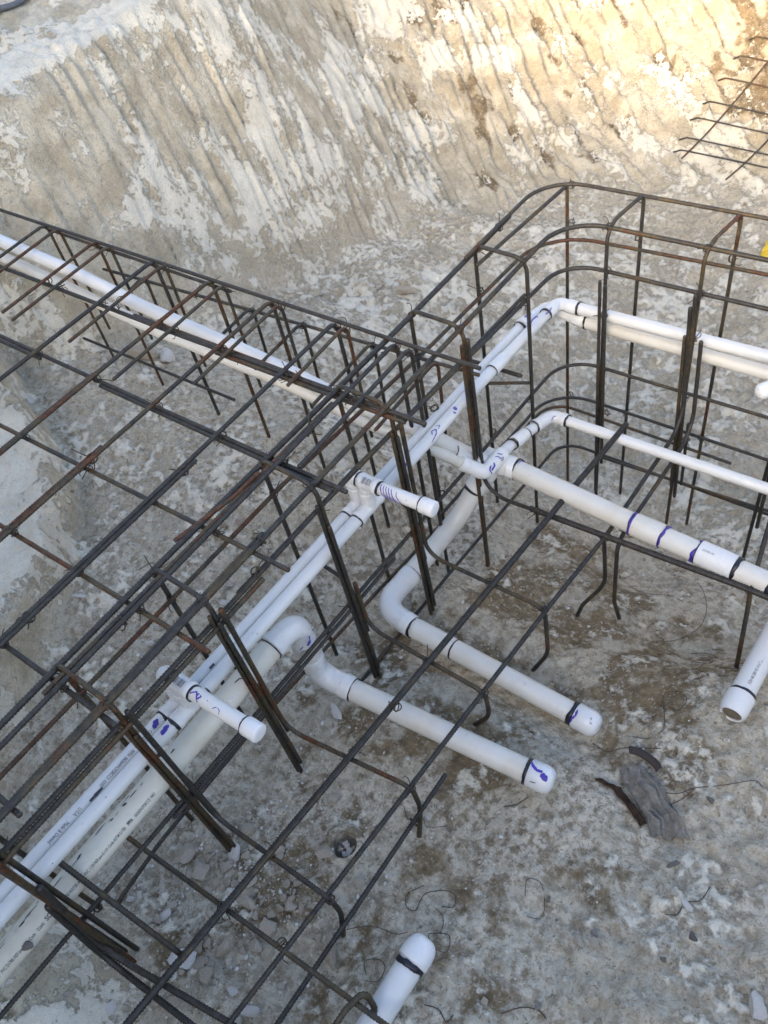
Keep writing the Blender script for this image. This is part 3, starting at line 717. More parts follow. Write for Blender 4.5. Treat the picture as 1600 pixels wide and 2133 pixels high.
# 1 ---- the twin pipes up the trench with their two jets, turning the corner to the right
jet = thing('twin_water_pipes', (-1.08,.9,-2.15), 'pair of thin glossy white pipes inside the cage with two capped cross stubs', 'water pipes')
Lx, Rx = -1.1025, -1.0675
def zu(y): return -1.575-.016*(y+.2)
LP = [(Lx,-.9,zu(-.9)-.004),(Lx,.24,zu(.24)-.006),(Lx,.95,zu(.95)-.006),(Lx-.006,1.80,zu(1.8)-.024)]
RP = [(Rx,-.9,zu(-.9)+.002),(Rx,.24,zu(.24)),(Rx,.95,zu(.95)),(Rx,1.45,zu(1.45)),(Rx-.002,1.875,-1.632)]
pipe(jet, LP, R1); pipe(jet, RP, R1)
# corner
fitting(jet, [(Rx-.002,1.852,-1.630),(Rx-.001,1.921,-1.638),(-1.004,1.924,-1.640)], .0195, .0220, .022)
pipe(jet, [(-1.01,1.924,-1.640),(1.1,1.990,-1.645)], .0185)
band(jet, (Rx-.002,1.846,-1.629), (0,1,0), .0195, .007); band(jet, (-1.000,1.924,-1.640), (1,.04,0), .0200, .008)
fitting(jet, [(Lx-.006,1.765,zu(1.8)-.022),(Lx-.004,1.930,-1.668),(-.985,1.932,-1.689)], .0205, .0228, .035)
pipe(jet, [(-.99,1.932,-1.690),(-.4,1.948,-1.702),(1.1,2.0,-1.708)], .0205, mat_pvc2)
band(jet, (Lx-.006,1.758,zu(1.75)-.022), (0,1,0), .0198, .008); band(jet, (-.978,1.932,-1.690), (1,.04,0), .0214, .007)
# couplings in the right-hand pipe
sleeve(jet, (Rx,1.535,zu(1.53)-.003), (Rx,1.60,zu(1.6)-.007), .0192); band(jet, (Rx,1.533,zu(1.53)-.003), (0,1,0), .0178, .0035)
def jetset(y, z, x_end, first):
    for X_, s in ((Lx, -.006), (Rx, 0)):
        zz = zu(y)+s
        tee(jet, (X_,y-.052,zz), (X_,y+.040,zz), (X_,y,zz), (X_,y,z-.030), .0190, .0208, .014)
        pipe(jet, [(X_,y,z-.034),(X_,y,z-.01)], .0165)
        band(jet, (X_,y-.055,zz), (0,1,0), .0182, .0075 if not first else .004, jag=.5)
        band(jet, (X_,y+.043,zz), (0,1,0), .0182, .005, a0=.5, a1=3.6)
        band(jet, (X_,y,z-.0285), (0,0,1), .0178, .006, a0=.2, a1=5.4)
    yy = y+.004
    # elbow on the far riser, tee body on the near riser, then the stub
    fitting(jet, [(Lx-.006,y,z-.024),(Lx-.006,yy,z+.001),(Lx+.016,yy,z+.001)], .0198, .0212, .020, 'elbow', .008)
    band(jet, (Lx+.018,yy,z), (1,0,0), .0192, .006)
    pipe(jet, [(Lx,yy,z),(Rx,yy,z)], .0168)
    tee(jet, (Rx-.012,yy,z), (Rx+.046,yy,z), (Rx+.002,yy,z), (Rx,yy,z-.026), .0198, .0216, .012)
    band(jet, (Rx+.049,yy,z), (1,0,0), .0182, .006)
    pipe(jet, [(Rx+.02,yy,z),(x_end-.03,yy+.006,z+.002)], R1)
    cap(jet, (x_end-.040,yy+.006,z+.002), (x_end,yy+.007,z+.002), .0205, flat=.16)
    band(jet, (x_end-.0425,yy+.006,z+.002), (1,0,0), .0178, .003, jag=.6)
    W = wrapper((Rx+.018,yy,z), (1,0,0), .0204, EYE)
    quad(jet, W, -.016, .014, -.013, .012, mat_label, 'paper_label', .0006)
    for k in range(9): quad(jet, W, -.014+k*.0030, -.014+k*.0030+random.choice((.0009,.0016,.0020)), -.010, .006, mat_ink, 'barcode_line', .0010)
    W = wrapper((Rx+.052,yy,z), (1,0,0), R1, EYE)
    return W
W = jetset(.945, -1.505, -.858, True)
for k in range(5):
    stroke(jet, W, [(.004+k*.007,-.016),(.006+k*.008,-.004),(.014+k*.009,.010),(.030+k*.009,.018)], .0016, mat_purple)
stroke(jet, W, [(.050,-.010),(.056,.002),(.074,.014)], .0014, mat_purple); blotch(jet, W, .085, 0, .0012, .0012, mat_purple)
W = jetset(.290, -1.490, -.832, False)
stroke(jet, W, [(.0,.004),(.012,-.006),(.022,.006),(.028,-.002),(.020,-.010),(.018,.002),(.026,.012)], .0026, mat_purple)
stroke(jet, W, [(.066,.004),(.074,-.004),(.084,.000),(.086,.008)], .0013, mat_purple); stroke(jet, W, [(.044,-.006),(.047,-.002)], .0018, mat_purple)
WR = wrapper((Rx,1.25,zu(1.25)), (0,1,-.016), R1, EYE)
stroke(jet, WR, [(-.19,.012),(-.165,.006),(-.15,-.002),(-.155,-.010),(-.17,-.006),(-.165,.004)], .0022, mat_purple)
stroke(jet, WR, [(-.03,-.002),(-.02,-.010),(-.008,-.004),(-.018,.004),(-.034,.008),(-.046,.012)], .0022, mat_purple)
stroke(jet, WR, [(.00,-.012),(.01,-.004),(-.002,.0)], .0016, mat_purple)
blotch(jet, WR, .085, -.004, .007, .005, mat_purple); blotch(jet, WR, .073, .003, .003, .004, mat_purple)
stroke(jet, WR, [(.495,-.006),(.515,-.009),(.535,-.006),(.53,.0)], .0045, mat_purple); stroke(jet, WR, [(.50,-.007),(.485,.001)], .003, mat_purple)
stroke(jet, WR, [(.565,.010),(.585,.013),(.60,.009)], .0045, mat_purple)
WL = wrapper((Lx-.004,1.78,zu(1.78)-.022), (0,1,0), .0208, EYE); stroke(jet, WL, [(.004,-.012),(.016,-.010),(.030,-.004)], .006, mat_purple)
lettering(jet, WR, 'CO-EX CELL CORE', .03, .002, .0085, mat_label, space=1.5)[0].name = 'printed_lettering'
WR2 = wrapper((Lx,.2,zu(.2)-.0055), (0,1,-.0165), R1, EYE)
lettering(jet, WR2, 'U.S.A.      Made & Owned', -.205, .004, .0115, mat_ink, flip=True)
W = WR2
lettering(jet, WR2, '-G U.P. Code D1785-21  PPFA  B626AHCP28CC5  0350', .020, .004, .0105, mat_ink, flip=True)
stroke(jet, WR2, [(-.185,.004),(-.150,.004)], .006, mat_ink); stroke(jet, WR2, [(.175,.003),(.19,.003)], .004, mat_ink)
WR3 = wrapper((Rx,.2,zu(.2)), (0,1,-.016), R1, EYE)
blotch(jet, WR3, .012, -.006, .010, .007, mat_purple); blotch(jet, wrapper((Lx,.2,zu(.2)-.0055), (0,1,-.0165), R1, EYE), .012, -.004, .009, .007, mat_purple)
for u, v in ((-.05,.004),(-.16,-.003),(-.31,.006),(-.44,0),(-.5,.01),(.3,.004)): blotch(jet, WR3, u, v, .0016, .0010, mat_ink, 'speck')

# stub of a third jet at the right edge
fitting(jet, [(-.20,1.925,-1.612),(-.20,1.925,-1.53),(-.235,1.86,-1.525)], .0195, .021, .02, hublen=.01)
pipe(jet, [(-.235,1.86,-1.525),(-.355,1.665,-1.505)], R1); cap(jet, (-.345,1.685,-1.507), (-.372,1.642,-1.503), .0202, flat=.6)

# 2 ---- cream pipe below the pair, dropping through two elbows to a capped stub on the seat
drain = thing('cream_pipe', (-1.07,.3,-2.0), 'thick dirty cream pipe with large lettering, dropping by two elbows to a capped arm', 'drain pipe')
pipe(drain, [(-1.078,-.9,-1.700),(-1.076,.545,-1.694)], R2_, mat_cream)
fitting(drain, [(-1.076,.528,-1.694),(-1.073,.612,-1.695),(-1.078,.616,-1.80)], .0316, .0338, .046, hublen=.020)
band(drain, (-1.076,.524,-1.694), (0,1,0), .0316, .0035, jag=.3)
sleeve(drain, (-1.078,.616,-1.785), (-1.085,.619,-1.862), .0330, mat=mat_pvc2)
band(drain, (-1.084,.6185,-1.866), (0,0,1), .0335, .012, jag=.5)
fitting(drain, [(-1.084,.619,-1.868),(-1.088,.625,-1.985),(-.985,.640,-1.998)], .0322, .0344, .075, hublen=.03)
pipe(drain, [(-1.0,.637,-1.998),(-.45,.697,-2.008)], R2_, mat_pvc2)
band(drain, (-.984,.640,-1.998), (1,.11,-.02), .0322, .007)
cap(drain, (-.475,.694,-2.007), (-.412,.702,-2.009), .0350, flat=.5); band(drain, (-.4785,.694,-2.007), (1,.11,-.02), .0322, .010, jag=.25)
WC = wrapper((-.475,.694,-2.007), (1,.11,-.02), .035, EYE)
stroke(drain, WC, [(.001,-.026),(.008,-.018),(.020,-.012),(.034,-.014)], .008, mat_purple); blotch(drain, WC, .042, -.004, .008, .010, mat_purple)
stroke(drain, WC, [(.014,.020),(.028,.017)], .0018, mat_ink)
WD = wrapper((-1.076,.60,-1.72), (0,1,0), .0340, EYE); 
W = wrapper((-1.070,.600,-1.740), (0,.2,-1), .0352, EYE)
blotch(drain, W, .006, -.010, .010, .006, mat_purple, rot=.6); blotch(drain, W, -.004, -.020, .006, .003, mat_purple); blotch(drain, W, .002, .014, .008, .0025, mat_purple, rot=1)
stroke(drain, W, [(.022,-.012),(.027,-.004),(.022,.002)], .0022, mat_ink); stroke(drain, W, [(.014,.012),(.020,.022)], .0016, mat_ink)
W = wrapper((-1.0768,0,-1.69626), (.0014,1,.00415), R2_, EYE)
u = -.345
for t, s, bo in (('LINE', .018, .0005), ('PVC D1785 NSF-pw-G U.P. Code', .0105, .00005), ('D2665', .0105, .00005), ('SCH 40', .0150, .0002), ('280 PSI WATER AT 73F PVC 1120 NSF-pw-G U.P. Code ASTM D1785', .0105, .00005), ('PPFA', .0115, .0003), ('0626SHCP28CC5  0407', .0105, .00005)):
    o, wd = lettering(drain, W, t, u, -.017, s, mat_ink, bold=bo, xs=.58 if s < .012 else .75); u += wd+.007
stroke(drain, W, [(.36,.008),(.385,.008)], .004, mat_label); stroke(drain, W, [(.40,-.012),(.415,-.010),(.42,-.004)], .0022, mat_ink); blotch(drain, W, .20, -.018, .005, .0025, mat_ink)
for k in range(26):
    blotch(drain, W, random.uniform(-.4,.12), random.uniform(-.030,-.020), random.uniform(.003,.016), random.uniform(.0006,.0016), mat_ink, 'scuff')
blotch(drain, W, .055, -.022, .006, .0028, mat_prim, 'scuff'); blotch(drain, W, -.075, -.022, .006, .0028, mat_prim, 'scuff')

# 3 ---- feed line through the mat, the cross at the corner, and the lower arms
feed = thing('branching_pipes', (-1.0,1.4,-2.3), 'branching white pipes below the cage corner with marked couplings and a capped arm', 'branching pipes')
pipe(feed, [(-3.35,1.135,-1.325),(-2.763,1.14,-1.352),(-2.361,1.14,-1.372),(-2.069,1.15,-1.424),(-1.692,1.17,-1.472),(-1.532,1.18,-1.497),(-1.352,1.195,-1.545),(-1.24,1.225,-1.588)], .0205, round_r=.6)
sleeve(feed, (-1.262,1.219,-1.580), (-1.205,1.238,-1.604), .0235)
pipe(feed, [(-1.22,1.234,-1.598),(-1.122,1.268,-1.646),(-1.060,1.37,-1.80)], .0215, round_r=.12)
sleeve(feed, (-1.078,1.318,-1.745), (-1.040,1.395,-1.845), .0270)
fitting(feed, [(-1.055,1.366,-1.806),(-1.035,1.425,-1.878),(-.955,1.448,-1.882)], .030, .0345, .04, 'elbow', .022)
band(feed, (-1.078,1.316,-1.743), (.4,.7,-1), .0235, .003)
tee(feed, (-1.060,1.443,-1.880), (-.952,1.448,-1.882), (-1.020,1.444,-1.882), (-1.058,1.372,-1.955), .0315, .0350, .030)
band(feed, (-.948,1.4485,-1.882), (1,-.06,0), .0325, .010, jag=.25); band(feed, (-.938,1.448,-1.882), (1,-.06,.1), .0308, .0016, mat_purple)
pipe(feed, [(-.97,1.447,-1.882),(-.56,1.412,-1.872),(-.15,1.385,-1.862),(1.0,1.31,-1.85)], R2_, mat_pvc2)
sleeve(feed, (-.556,1.412,-1.872), (-.474,1.407,-1.870), .0338, mat=mat_pvc2); sleeve(feed, (-.370,1.401,-1.867), (-.274,1.395,-1.864), .0345)
band(feed, (-.560,1.412,-1.872), (1,-.07,.02), .0318, .009, mat_purple, jag=.5); band(feed, (-.470,1.407,-1.870), (1,-.07,.02), .0318, .009, mat_purple, jag=.6)
band(feed, (-.374,1.401,-1.867), (1,-.07,.02), .0318, .010, mat_purple, jag=.8); band(feed, (-.269,1.395,-1.864), (1,-.07,.02), .0318, .013, jag=.3)
band(feed, (-.560,1.412,-1.872), (1,-.07,.02), .0320, .003); band(feed, (-.470,1.407,-1.870), (1,-.07,.02), .0320, .003); band(feed, (-.3715,1.401,-1.867), (1,-.07,.02), .0321, .0035)
band(feed, (-.178,1.388,-1.862), (1,-.07,.02), .0318, .010)
W = wrapper((-.33,1.398,-1.866), (1,-.07,.02), .0345, EYE); lettering(feed, W, 'SCH 40 2 IN', -.028, .008, .0085, mat_ink)
# arm coming back under the cage, elbow, then out to its cap
pipe(feed, [(-1.055,1.378,-1.950),(-1.075,1.31,-2.02),(-1.100,1.20,-2.068),(-1.122,1.06,-2.098)], R2_, mat_pvc2, round_r=.2)
band(feed, (-1.059,1.368,-1.960), (.25,.7,.6), .0322, .010)
blotch(feed, wrapper((-1.075,1.31,-2.02), (-.25,-.8,-.4), R2_, EYE), -.045, .006, .010, .010, mat_purple)
fitting(feed, [(-1.117,1.085,-2.094),(-1.135,.948,-2.108),(-1.012,.934,-2.110)], .0335, .0352, .075, hublen=.030)
band(feed, (-1.116,1.090,-2.093), (.13,1,.1), .0312, .0018)
band(feed, (-1.010,.934,-2.110), (1,0,0), .0322, .008)
pipe(feed, [(-1.02,.934,-2.110),(-.45,.936,-2.120)], R2_, mat_pvc2)
sleeve(feed, (-1.0,.934,-2.110), (-.868,.934,-2.112), .0318, mat=mat_pvc2); band(feed, (-.864,.934,-2.112), (1,0,0), .0308, .0045)
cap(feed, (-.478,.936,-2.119), (-.408,.936,-2.120), .0355, flat=.55); band(feed, (-.4845,.936,-2.119), (1,0,0), .0325, .014, jag=.3)
W = wrapper((-.478,.936,-2.119), (1,0,0), .0355, EYE); stroke(feed, W, [(.001,.026),(.003,.012),(.008,.002),(.006,-.014)], .004, mat_purple)
for u, v in ((.045,-.012),(.050,-.001)): stroke(feed, W, [(u,v),(u+.004,v+.004)], .0016, mat_ink)
# thin riser pipe: from the top of the tee to its own corner, then right
pipe(feed, [(-1.005,1.42,-1.840),(-1.000,1.53,-1.858),(-.985,1.650,-1.885)], R1)
fitting(feed, [(-1.052,1.312,-1.772),(-.998,1.352,-1.832),(-.998,1.452,-1.842)], .0225, .0245, .035, hublen=.02)
sleeve(feed, (-.9965,1.515,-1.853), (-.992,1.575,-1.866), .0205)
band(feed, (-.997,1.508,-1.852), (.05,1,-.2), .0182, .011)
band(feed, (-.991,1.578,-1.867), (.1,1,-.22), .0180, .004, a0=-1, a1=2.2)
fitting(feed, [(-.990,1.628,-1.880),(-.976,1.712,-1.899),(-.925,1.712,-1.900)], .0195, .0215, .030, hublen=.012)
band(feed, (-.991,1.622,-1.879), (.18,1,-.22), .0208, .008); band(feed, (-.922,1.712,-1.900), (1,0,0), .0198, .008)
pipe(feed, [(-.93,1.712,-1.900),(1.0,1.735,-1.900)], R1)
W = wrapper((-.976,1.70,-1.899), (1,.1,0), .0215, EYE); stroke(feed, W, [(-.022,.004),(-.012,-.004),(-.004,-.002)], .0040, mat_purple); stroke(feed, W, [(.012,.008),(.014,-.004),(.022,-.010)], .0018, mat_purple)
W = wrapper((-.998,1.40,-1.838), (.02,1,-.12), .0245, EYE)
stroke(feed, W, [(-.045,.018),(-.046,.004),(-.030,-.002)], .0030, mat_purple); stroke(feed, W, [(-.040,.010),(-.020,.006),(-.016,-.002)], .0040, mat_purple)
stroke(feed, W, [(.006,-.012),(.014,-.004),(.012,.004),(.022,.006)], .0024, mat_purple); stroke(feed, W, [(.022,-.014),(.026,-.004),(.034,.0)], .0024, mat_purple)
stroke(feed, W, [(.010,.010),(.020,.012),(.026,.006)], .0016, mat_ink)
# 4 ---- thinner line lying just below the feed
thin = thing('thin_feed_pipe', (-1.8,1.14,-1.9), 'slimmer white pipe running just below the long pipe under the bar mat at upper left', 'water pipe')
pipe(thin, [(-3.35,1.122,-1.386),(-2.796,1.124,-1.409),(-2.384,1.120,-1.434),(-2.084,1.130,-1.482),(-1.692,1.150,-1.514),(-1.532,1.165,-1.535),(-1.305,1.19,-1.598),(-1.12,1.27,-1.705),(-1.025,1.33,-1.798)], .0190, mat_pvc2, round_r=.3)

# 5 ---- two loose capped stubs on the floor
st1 = thing('capped_stub_pipe', (-.47,.1,-2.0), 'short capped white pipe with wide black glue ring at the bottom edge', 'capped pipe')
pipe(st1, [(-.470,-.22,-1.992),(-.465,.195,-1.970)], R2_, mat_pvc); cap(st1, (-.465,.185,-1.970), (-.462,.243,-1.968), .0358, flat=.75)
band(st1, (-.465,.177,-1.970), (0,1,.05), .0315, .013, jag=.35)
W = wrapper((-.467,.08,-1.977), (0,1,.05), R2_, EYE)
for u, v, a in ((0,-.010,.0035),(.006,-.006,.0022),(-.006,-.006,.0018),(.022,-.012,.0012),(.034,-.006,.0018),(.050,-.004,.001),(-.03,-.010,.001)): blotch(st1, W, u, v, a, a*.8, mat_purple)
st2 = thing('printed_stub_pipe', (-.136,1.25,-2.08), 'white pipe with tiny printing ending in a chipped open cap by the right edge', 'capped pipe')
pipe(st2, [(-.138,1.150,-2.045),(-.128,1.75,-2.035)], R2_, mat_pvc)
autosmooth(lathe_path('cap', [(0,.030),(.001,.0352),(.038,.0352),(.052,.033),(.062,.0285),(.060,.024),(.030,.024)], (-.137,1.165,-2.045), (-.1385,1.085,-2.046), mat_fit, st2, 36, False), 40)
autosmooth(lathe_path('cap_mud', [(.0,.001),(.0005,.022),(.012,.0245)], (-.1385,1.106,-2.046), (-.1385,1.12,-2.046), mat_mud, st2, 24, False), 40)
band(st2, (-.137,1.170,-2.045), (0,1,0), .0315, .008, jag=.3)
W = wrapper((-.136,1.20,-2.044), (.015,1,0), R2_, EYE); lettering(st2, W, 'SCH 40 280 PSI WATER AT 73F PVC 1120 NSF-pw', -.012, -.006, .0115, mat_ink)
# ---------------- loose things on the soil ----------------
def stone_mesh(seed, flat=.6, mat=mat_stone, n=2):
    rr = random.Random(seed); bm = bmesh.new(); bmesh.ops.create_icosphere(bm, subdivisions=n, radius=1)
    cuts = []
    for k in range(13):
        a = rr.uniform(0, 6.28); z = rr.uniform(-1, 1); s = math.sqrt(1-z*z); cuts.append((Vector((math.cos(a)*s, math.sin(a)*s, z)), rr.uniform(.42, .80)))
    for v in bm.verts:
        for d, h in cuts:
            t = v.co.dot(d)
            if t > h: v.co -= d*(t-h)*.98
        v.co *= 1+rr.uniform(-.05, .05)
        v.co.z *= flat; v.co.y *= .78
    me = bpy.data.meshes.new('stone'); bm.to_mesh(me); bm.free(); me.materials.append(mat)
    return me
SM = [stone_mesh(k, random.uniform(.45,.8), mat_stone) for k in range(10)]
SW = [stone_mesh(50+k, .5, mat_white_stone) for k in range(3)]; SR = [stone_mesh(60+k, .6, mat_red_stone) for k in range(2)]; SD = [stone_mesh(70+k, .5, mat_char) for k in range(3)]
def stone(x, y, s, label, group=None, pool=SM, sink=-.15, name='stone', cat='stone', st=(1,1,1), rz=None):
    o = add(name, random.choice(pool), None, (x, y, gz(x, y)+s*.5*(1-2*sink)*.8))
    o.scale = (s*st[0], s*st[1], s*st[2]); o.rotation_euler = (random.uniform(-.3,.3), random.uniform(-.3,.3), random.uniform(0,6.28) if rz is None else rz)
    return tag(o, label, cat, group)
stone(-2.126,2.425,.045,'large flat grey stone slab lying alone at the foot of the wall',st=(1.5,1,.6),rz=.4)
stone(-1.952,.444,.022,'pale flat chip with a straight edge lying below the bar mat beside the soil block',pool=SW,st=(1.3,.7,.5),rz=.5)
stone(-.205,.436,.018,'left one of two rounded tan pebbles under the dark lump',cat='pebble'); stone(-.172,.450,.018,'right one of two rounded tan pebbles under the dark lump',cat='pebble')
stone(-.182,.470,.013,'black lump touching the two rounded tan pebbles',pool=SD,cat='dark lump',name='dark_lump')
stone(-.045,.625,.017,'smooth white pebble at the end of a curved wire near the right',pool=SW,cat='pebble'); stone(-.078,.632,.015,'pale tan pebble left of the smooth white pebble',cat='pebble')
stone(-.655,.105,.036,'broad flat stone under the outer seat bars near the bottom',st=(1.2,.95,.55)); stone(-1.57,.694,.020,'white chip lying on the gravel between the mat bars',pool=SW)
stone(-.549,.843,.018,'angular brown stone between the two capped arms',pool=SM); stone(-1.598,.752,.018,'tan stone half buried in gravel under the mat')
stone(-.886,.394,.022,'rounded pale stone beside the foot of the third hoop')
stone(-2.528,1.313,.060,'tan block of soil against the wall foot below the white pipe',st=(1.3,.8,.9)); stone(-2.44,1.36,.05,'cream chunk at the wall foot right of the tan soil block',pool=SW)
stone(-2.64,1.033,.035,'small brown clod at the corner between the wall and the soil block')
stone(-.310,.218,.013,'small pale pebble right of the bottom capped stub',cat='pebble'); stone(.146,.525,.030,'whitish stone in the bottom right corner',pool=SW)
stone(-.390,.520,.011,'rounded dull pebble in the open floor right of the drain sleeve',cat='pebble'); stone(-.33,.30,.014,'brown pebble near the dark twig at the bottom',cat='pebble')
stone(-1.700,.93,.020,'reddish pebble under the middle of the bar mat',pool=SR,cat='pebble'); stone(-1.60,.98,.018,'orange brown pebble right of the reddish pebble',pool=SR,cat='pebble')
stone(-1.05,.60,.022,'white chunk wedged below the cream pipe elbow',pool=SW,st=(1.5,.8,.7)); 
stone(-1.9,2.55,.035,'bluish broken slab in the rubble at the far wall foot'); stone(-1.55,2.9,.05,'far flat grey slab behind the cage corner',st=(1.5,1,.5)); stone(-1.62,2.74,.025,'small reddish stone beside the far flat slab',pool=SR)
stone(-.008,.578,.014,'black angular lump right of the smooth white pebble',pool=SD,cat='dark lump',name='dark_lump'); stone(-.095,.892,.013,'black square lump beside the thin curved wire',pool=SD,cat='dark lump',name='dark_lump')
stone(-.108,.702,.016,'long black flake on the open floor at right',pool=SD,cat='dark lump',name='dark_lump',st=(1.8,.7,.6),rz=.9); stone(-.302,.478,.010,'small black flake left of the tan pebbles',pool=SD,cat='dark lump',name='dark_lump')
stone(-.04,.50,.010,'black crumb near the pale crust at lower right',pool=SD,cat='dark lump',name='dark_lump'); stone(-.215,.275,.012,'black crumb beside the bottom pebbles',pool=SD,cat='dark lump',name='dark_lump')
o = stone(-1.10,-.262,.017,'dark crumb of hardened mud stuck against the cream pipe at lower left',pool=SD,cat='mud lump',name='mud_lump'); o.location = (-1.047,-.250,-1.682+ZO)
rr = random.Random(3)
n_ = 0
while n_ < 95:
    x, y = rr.gauss(-.93,.11), rr.gauss(.02,.15)
    if x < -1.2 or y < -.3 or y > .36: continue
    s = rr.choice((.010,.013,.016,.020,.025,.032)); n_ += 1
    stone(x, y, s*rr.uniform(.8,1.2), 'angular limestone chunk in the rubble heap under the near end of the seat bars', 'rubble under the near seat bars', pool=SM if rr.random() < .88 else SW, sink=.06)
for k in range(46):
    x, y = rr.uniform(-2.4,-1.25), rr.uniform(.15,1.15)
    stone(x, y, rr.choice((.008,.010,.013,.017)), 'small stone lying in the gravel hollow under the bar mat', 'stones in the hollow under the mat', pool=rr.choice((SM,SM,SM,SW,SR)), sink=.2)
for k in range(44):
    x, y = rr.gauss(-2.15,.25), rr.gauss(2.25,.3)
    if x < -2.5: x = -2.45
    stone(x, y, rr.choice((.010,.014,.020,.026)), 'grey rubble stone at the foot of the far wall', 'rubble at the wall foot', pool=rr.choice((SM,SM,SW)), sink=.2)
for k in range(40):
    x, y = rr.uniform(-.95,.25), rr.uniform(.3,1.7)
    stone(x, y, rr.choice((.005,.006,.008,.010)), 'tiny pebble scattered over the open pit floor', 'pebbles scattered on the floor', pool=rr.choice((SM,SM,SW)), sink=.25, cat='pebble')
# gravel too small to pick apart
Vg = []; Fg = []
bm = bmesh.new(); bmesh.ops.create_icosphere(bm, subdivisions=1, radius=1); iv = np.array([v.co[:] for v in bm.verts]); fv = [[v.index for v in f.verts] for f in bm.faces]; bm.free()
cnt = 7000
gxp = np.concatenate([rng.normal(-1.7,.38,3400), rng.normal(-.95,.16,1500), rng.normal(-2.1,.3,900), rng.uniform(-1.3,.3,1200)])
gyp = np.concatenate([rng.normal(.75,.42,3400), rng.normal(.1,.22,1500), rng.normal(2.2,.35,900), rng.uniform(-.2,2.2,1200)])
ok = (sdist(gxp, gyp, FOOT) < -.02) & (gyp > -.3); gxp, gyp = gxp[ok], gyp[ok]; gzp = ground(gxp, gyp)
s = rng.choice([.0022,.003,.004,.0055,.0075], len(gxp), p=[.3,.3,.22,.13,.05])
A = rng.uniform(0, 6.28, len(gxp))
for k in range(len(gxp)):
    v = iv*(1+rng.uniform(-.3,.3,(len(iv),1)))*np.array([1,.75,.55])*s[k]
    c, q = math.cos(A[k]), math.sin(A[k]); v = np.stack([v[:,0]*c-v[:,1]*q, v[:,0]*q+v[:,1]*c, v[:,2]], 1)
    Vg.append(v+np.array([gxp[k], gyp[k], gzp[k]+s[k]*.25]))
nV = len(iv); fa = np.array(fv); Fg = (fa[None]+np.arange(len(Vg))[:, None, None]*nV).reshape(-1, 3)
me = mesh_from('gravel', np.concatenate(Vg), Fg, mat_stone, False); me.materials.append(mat_white_stone)
mi = (rng.random(len(Vg)) < .3).astype(np.int32).repeat(len(fa)); me.polygons.foreach_set('material_index', mi)
tag(add('gravel', me), kind='stuff')

# scraps of wire and root
def scrap(pts, r, mat, name, label, cat, lift=.004, hang=None):
    pp = [(x, y, gz(x, y)+lift+(h if h else 0)) for x, y, h in [(p+(0,))[:3] for p in pts]]
    # smooth through the points
    P = np.array(pp); t = np.arange(len(P)); tt = np.linspace(0, len(P)-1, len(P)*9); Q = []
    for a in tt:
        i = min(int(a), len(P)-2); f = a-i; p0, p1, p2, p3 = P[max(i-1,0)], P[i], P[i+1], P[min(i+2,len(P)-1)]
        Q.append(.5*((2*p1)+(-p0+p2)*f+(2*p0-5*p1+4*p2-p3)*f*f+(-p0+3*p1-3*p2+p3)*f**3))
    v, f = sweep_vf(np.array(Q), r*(.72 if r < .003 else .6), 6)
    return tag(add(name, mesh_from(name, v, f, mat)), label, cat)
scrap([(-.563,.347),(-.585,.31),(-.57,.285),(-.545,.29),(-.55,.33),(-.52,.36),(-.490,.37),(-.475,.345),(-.50,.33)],.0013,mat_wire,'wire_scrap','looped scrap of dark tie wire right of the ground sleeve','wire')
scrap([(-.51,.32),(-.48,.31),(-.465,.28),(-.485,.26),(-.455,.245),(-.43,.255),(-.445,.285),(-.47,.275)],.0012,mat_wire,'wire_scrap','small coiled wire scrap just below the looped dark one','wire')
scrap([(-.35,.455),(-.365,.49),(-.335,.50),(-.305,.465),(-.300,.435),(-.325,.42)],.0011,mat_wire,'wire_scrap','open oval loop of wire left of the tan pebbles','wire')
scrap([(-.02,.70),(-.025,.66),(-.05,.63),(-.055,.60),(-.085,.585)],.0016,mat_wire,'wire_scrap','curved wire ending at the smooth white pebble','wire')
scrap([(-.225,.85),(-.17,.865),(-.14,.90),(-.10,.93),(-.07,.95),(-.03,.985),(-.01,.98)],.0013,mat_root,'dry_root','long thin root running right from the crumpled fibre','root')
scrap([(-.14,.90),(-.155,.86),(-.18,.83)],.0013,mat_root,'dry_root','short root forking down beside the crumpled fibre','root')
scrap([(-.38,1.05),(-.34,1.02),(-.31,1.04),(-.29,1.08),(-.26,1.07),(-.25,1.11),(-.28,1.13),(-.31,1.11),(-.27,1.02),(-.29,.98),(-.33,.97)],.0012,mat_rustwire,'wire_scrap','tangled rusty wire right of the upper capped arm','wire')
scrap([(-.41,.905),(-.37,.90),(-.33,.93),(-.29,.95),(-.25,.96)],.0016,mat_root,'dry_root','brown root below the upper capped arm','root')
scrap([(-.33,1.38),(-.29,1.40),(-.25,1.37),(-.26,1.31),(-.22,1.28),(-.18,1.29),(-.20,1.24),(-.25,1.22),(-.29,1.26),(-.30,1.32),(-.24,1.34)],.0012,mat_root,'dry_root','tangle of dry roots left of the printed stub','root')
scrap([(-.40,1.30),(-.34,1.27),(-.30,1.24),(-.26,1.20),(-.23,1.16)],.0012,mat_root,'dry_root','thin root left of the tangle','root')
scrap([(-.44,1.72),(-.40,1.66),(-.36,1.58),(-.35,1.50),(-.38,1.42),(-.43,1.36)],.0012,mat_root,'dry_root','long curved root below the marked coupling','root')
scrap([(-.62,1.58),(-.55,1.55),(-.48,1.58),(-.43,1.56)],.0012,mat_root,'dry_root','short root below the big pipe in the middle','root')
scrap([(-.555,.115),(-.575,.135),(-.55,.155),(-.525,.150),(-.52,.12),(-.545,.105)],.0012,mat_wire,'wire_scrap','wire loop left of the bottom capped stub','wire')
scrap([(-.41,.14),(-.38,.15),(-.355,.14),(-.35,.16)],.0018,mat_root,'dry_root','dark twig right of the bottom capped stub','twig')
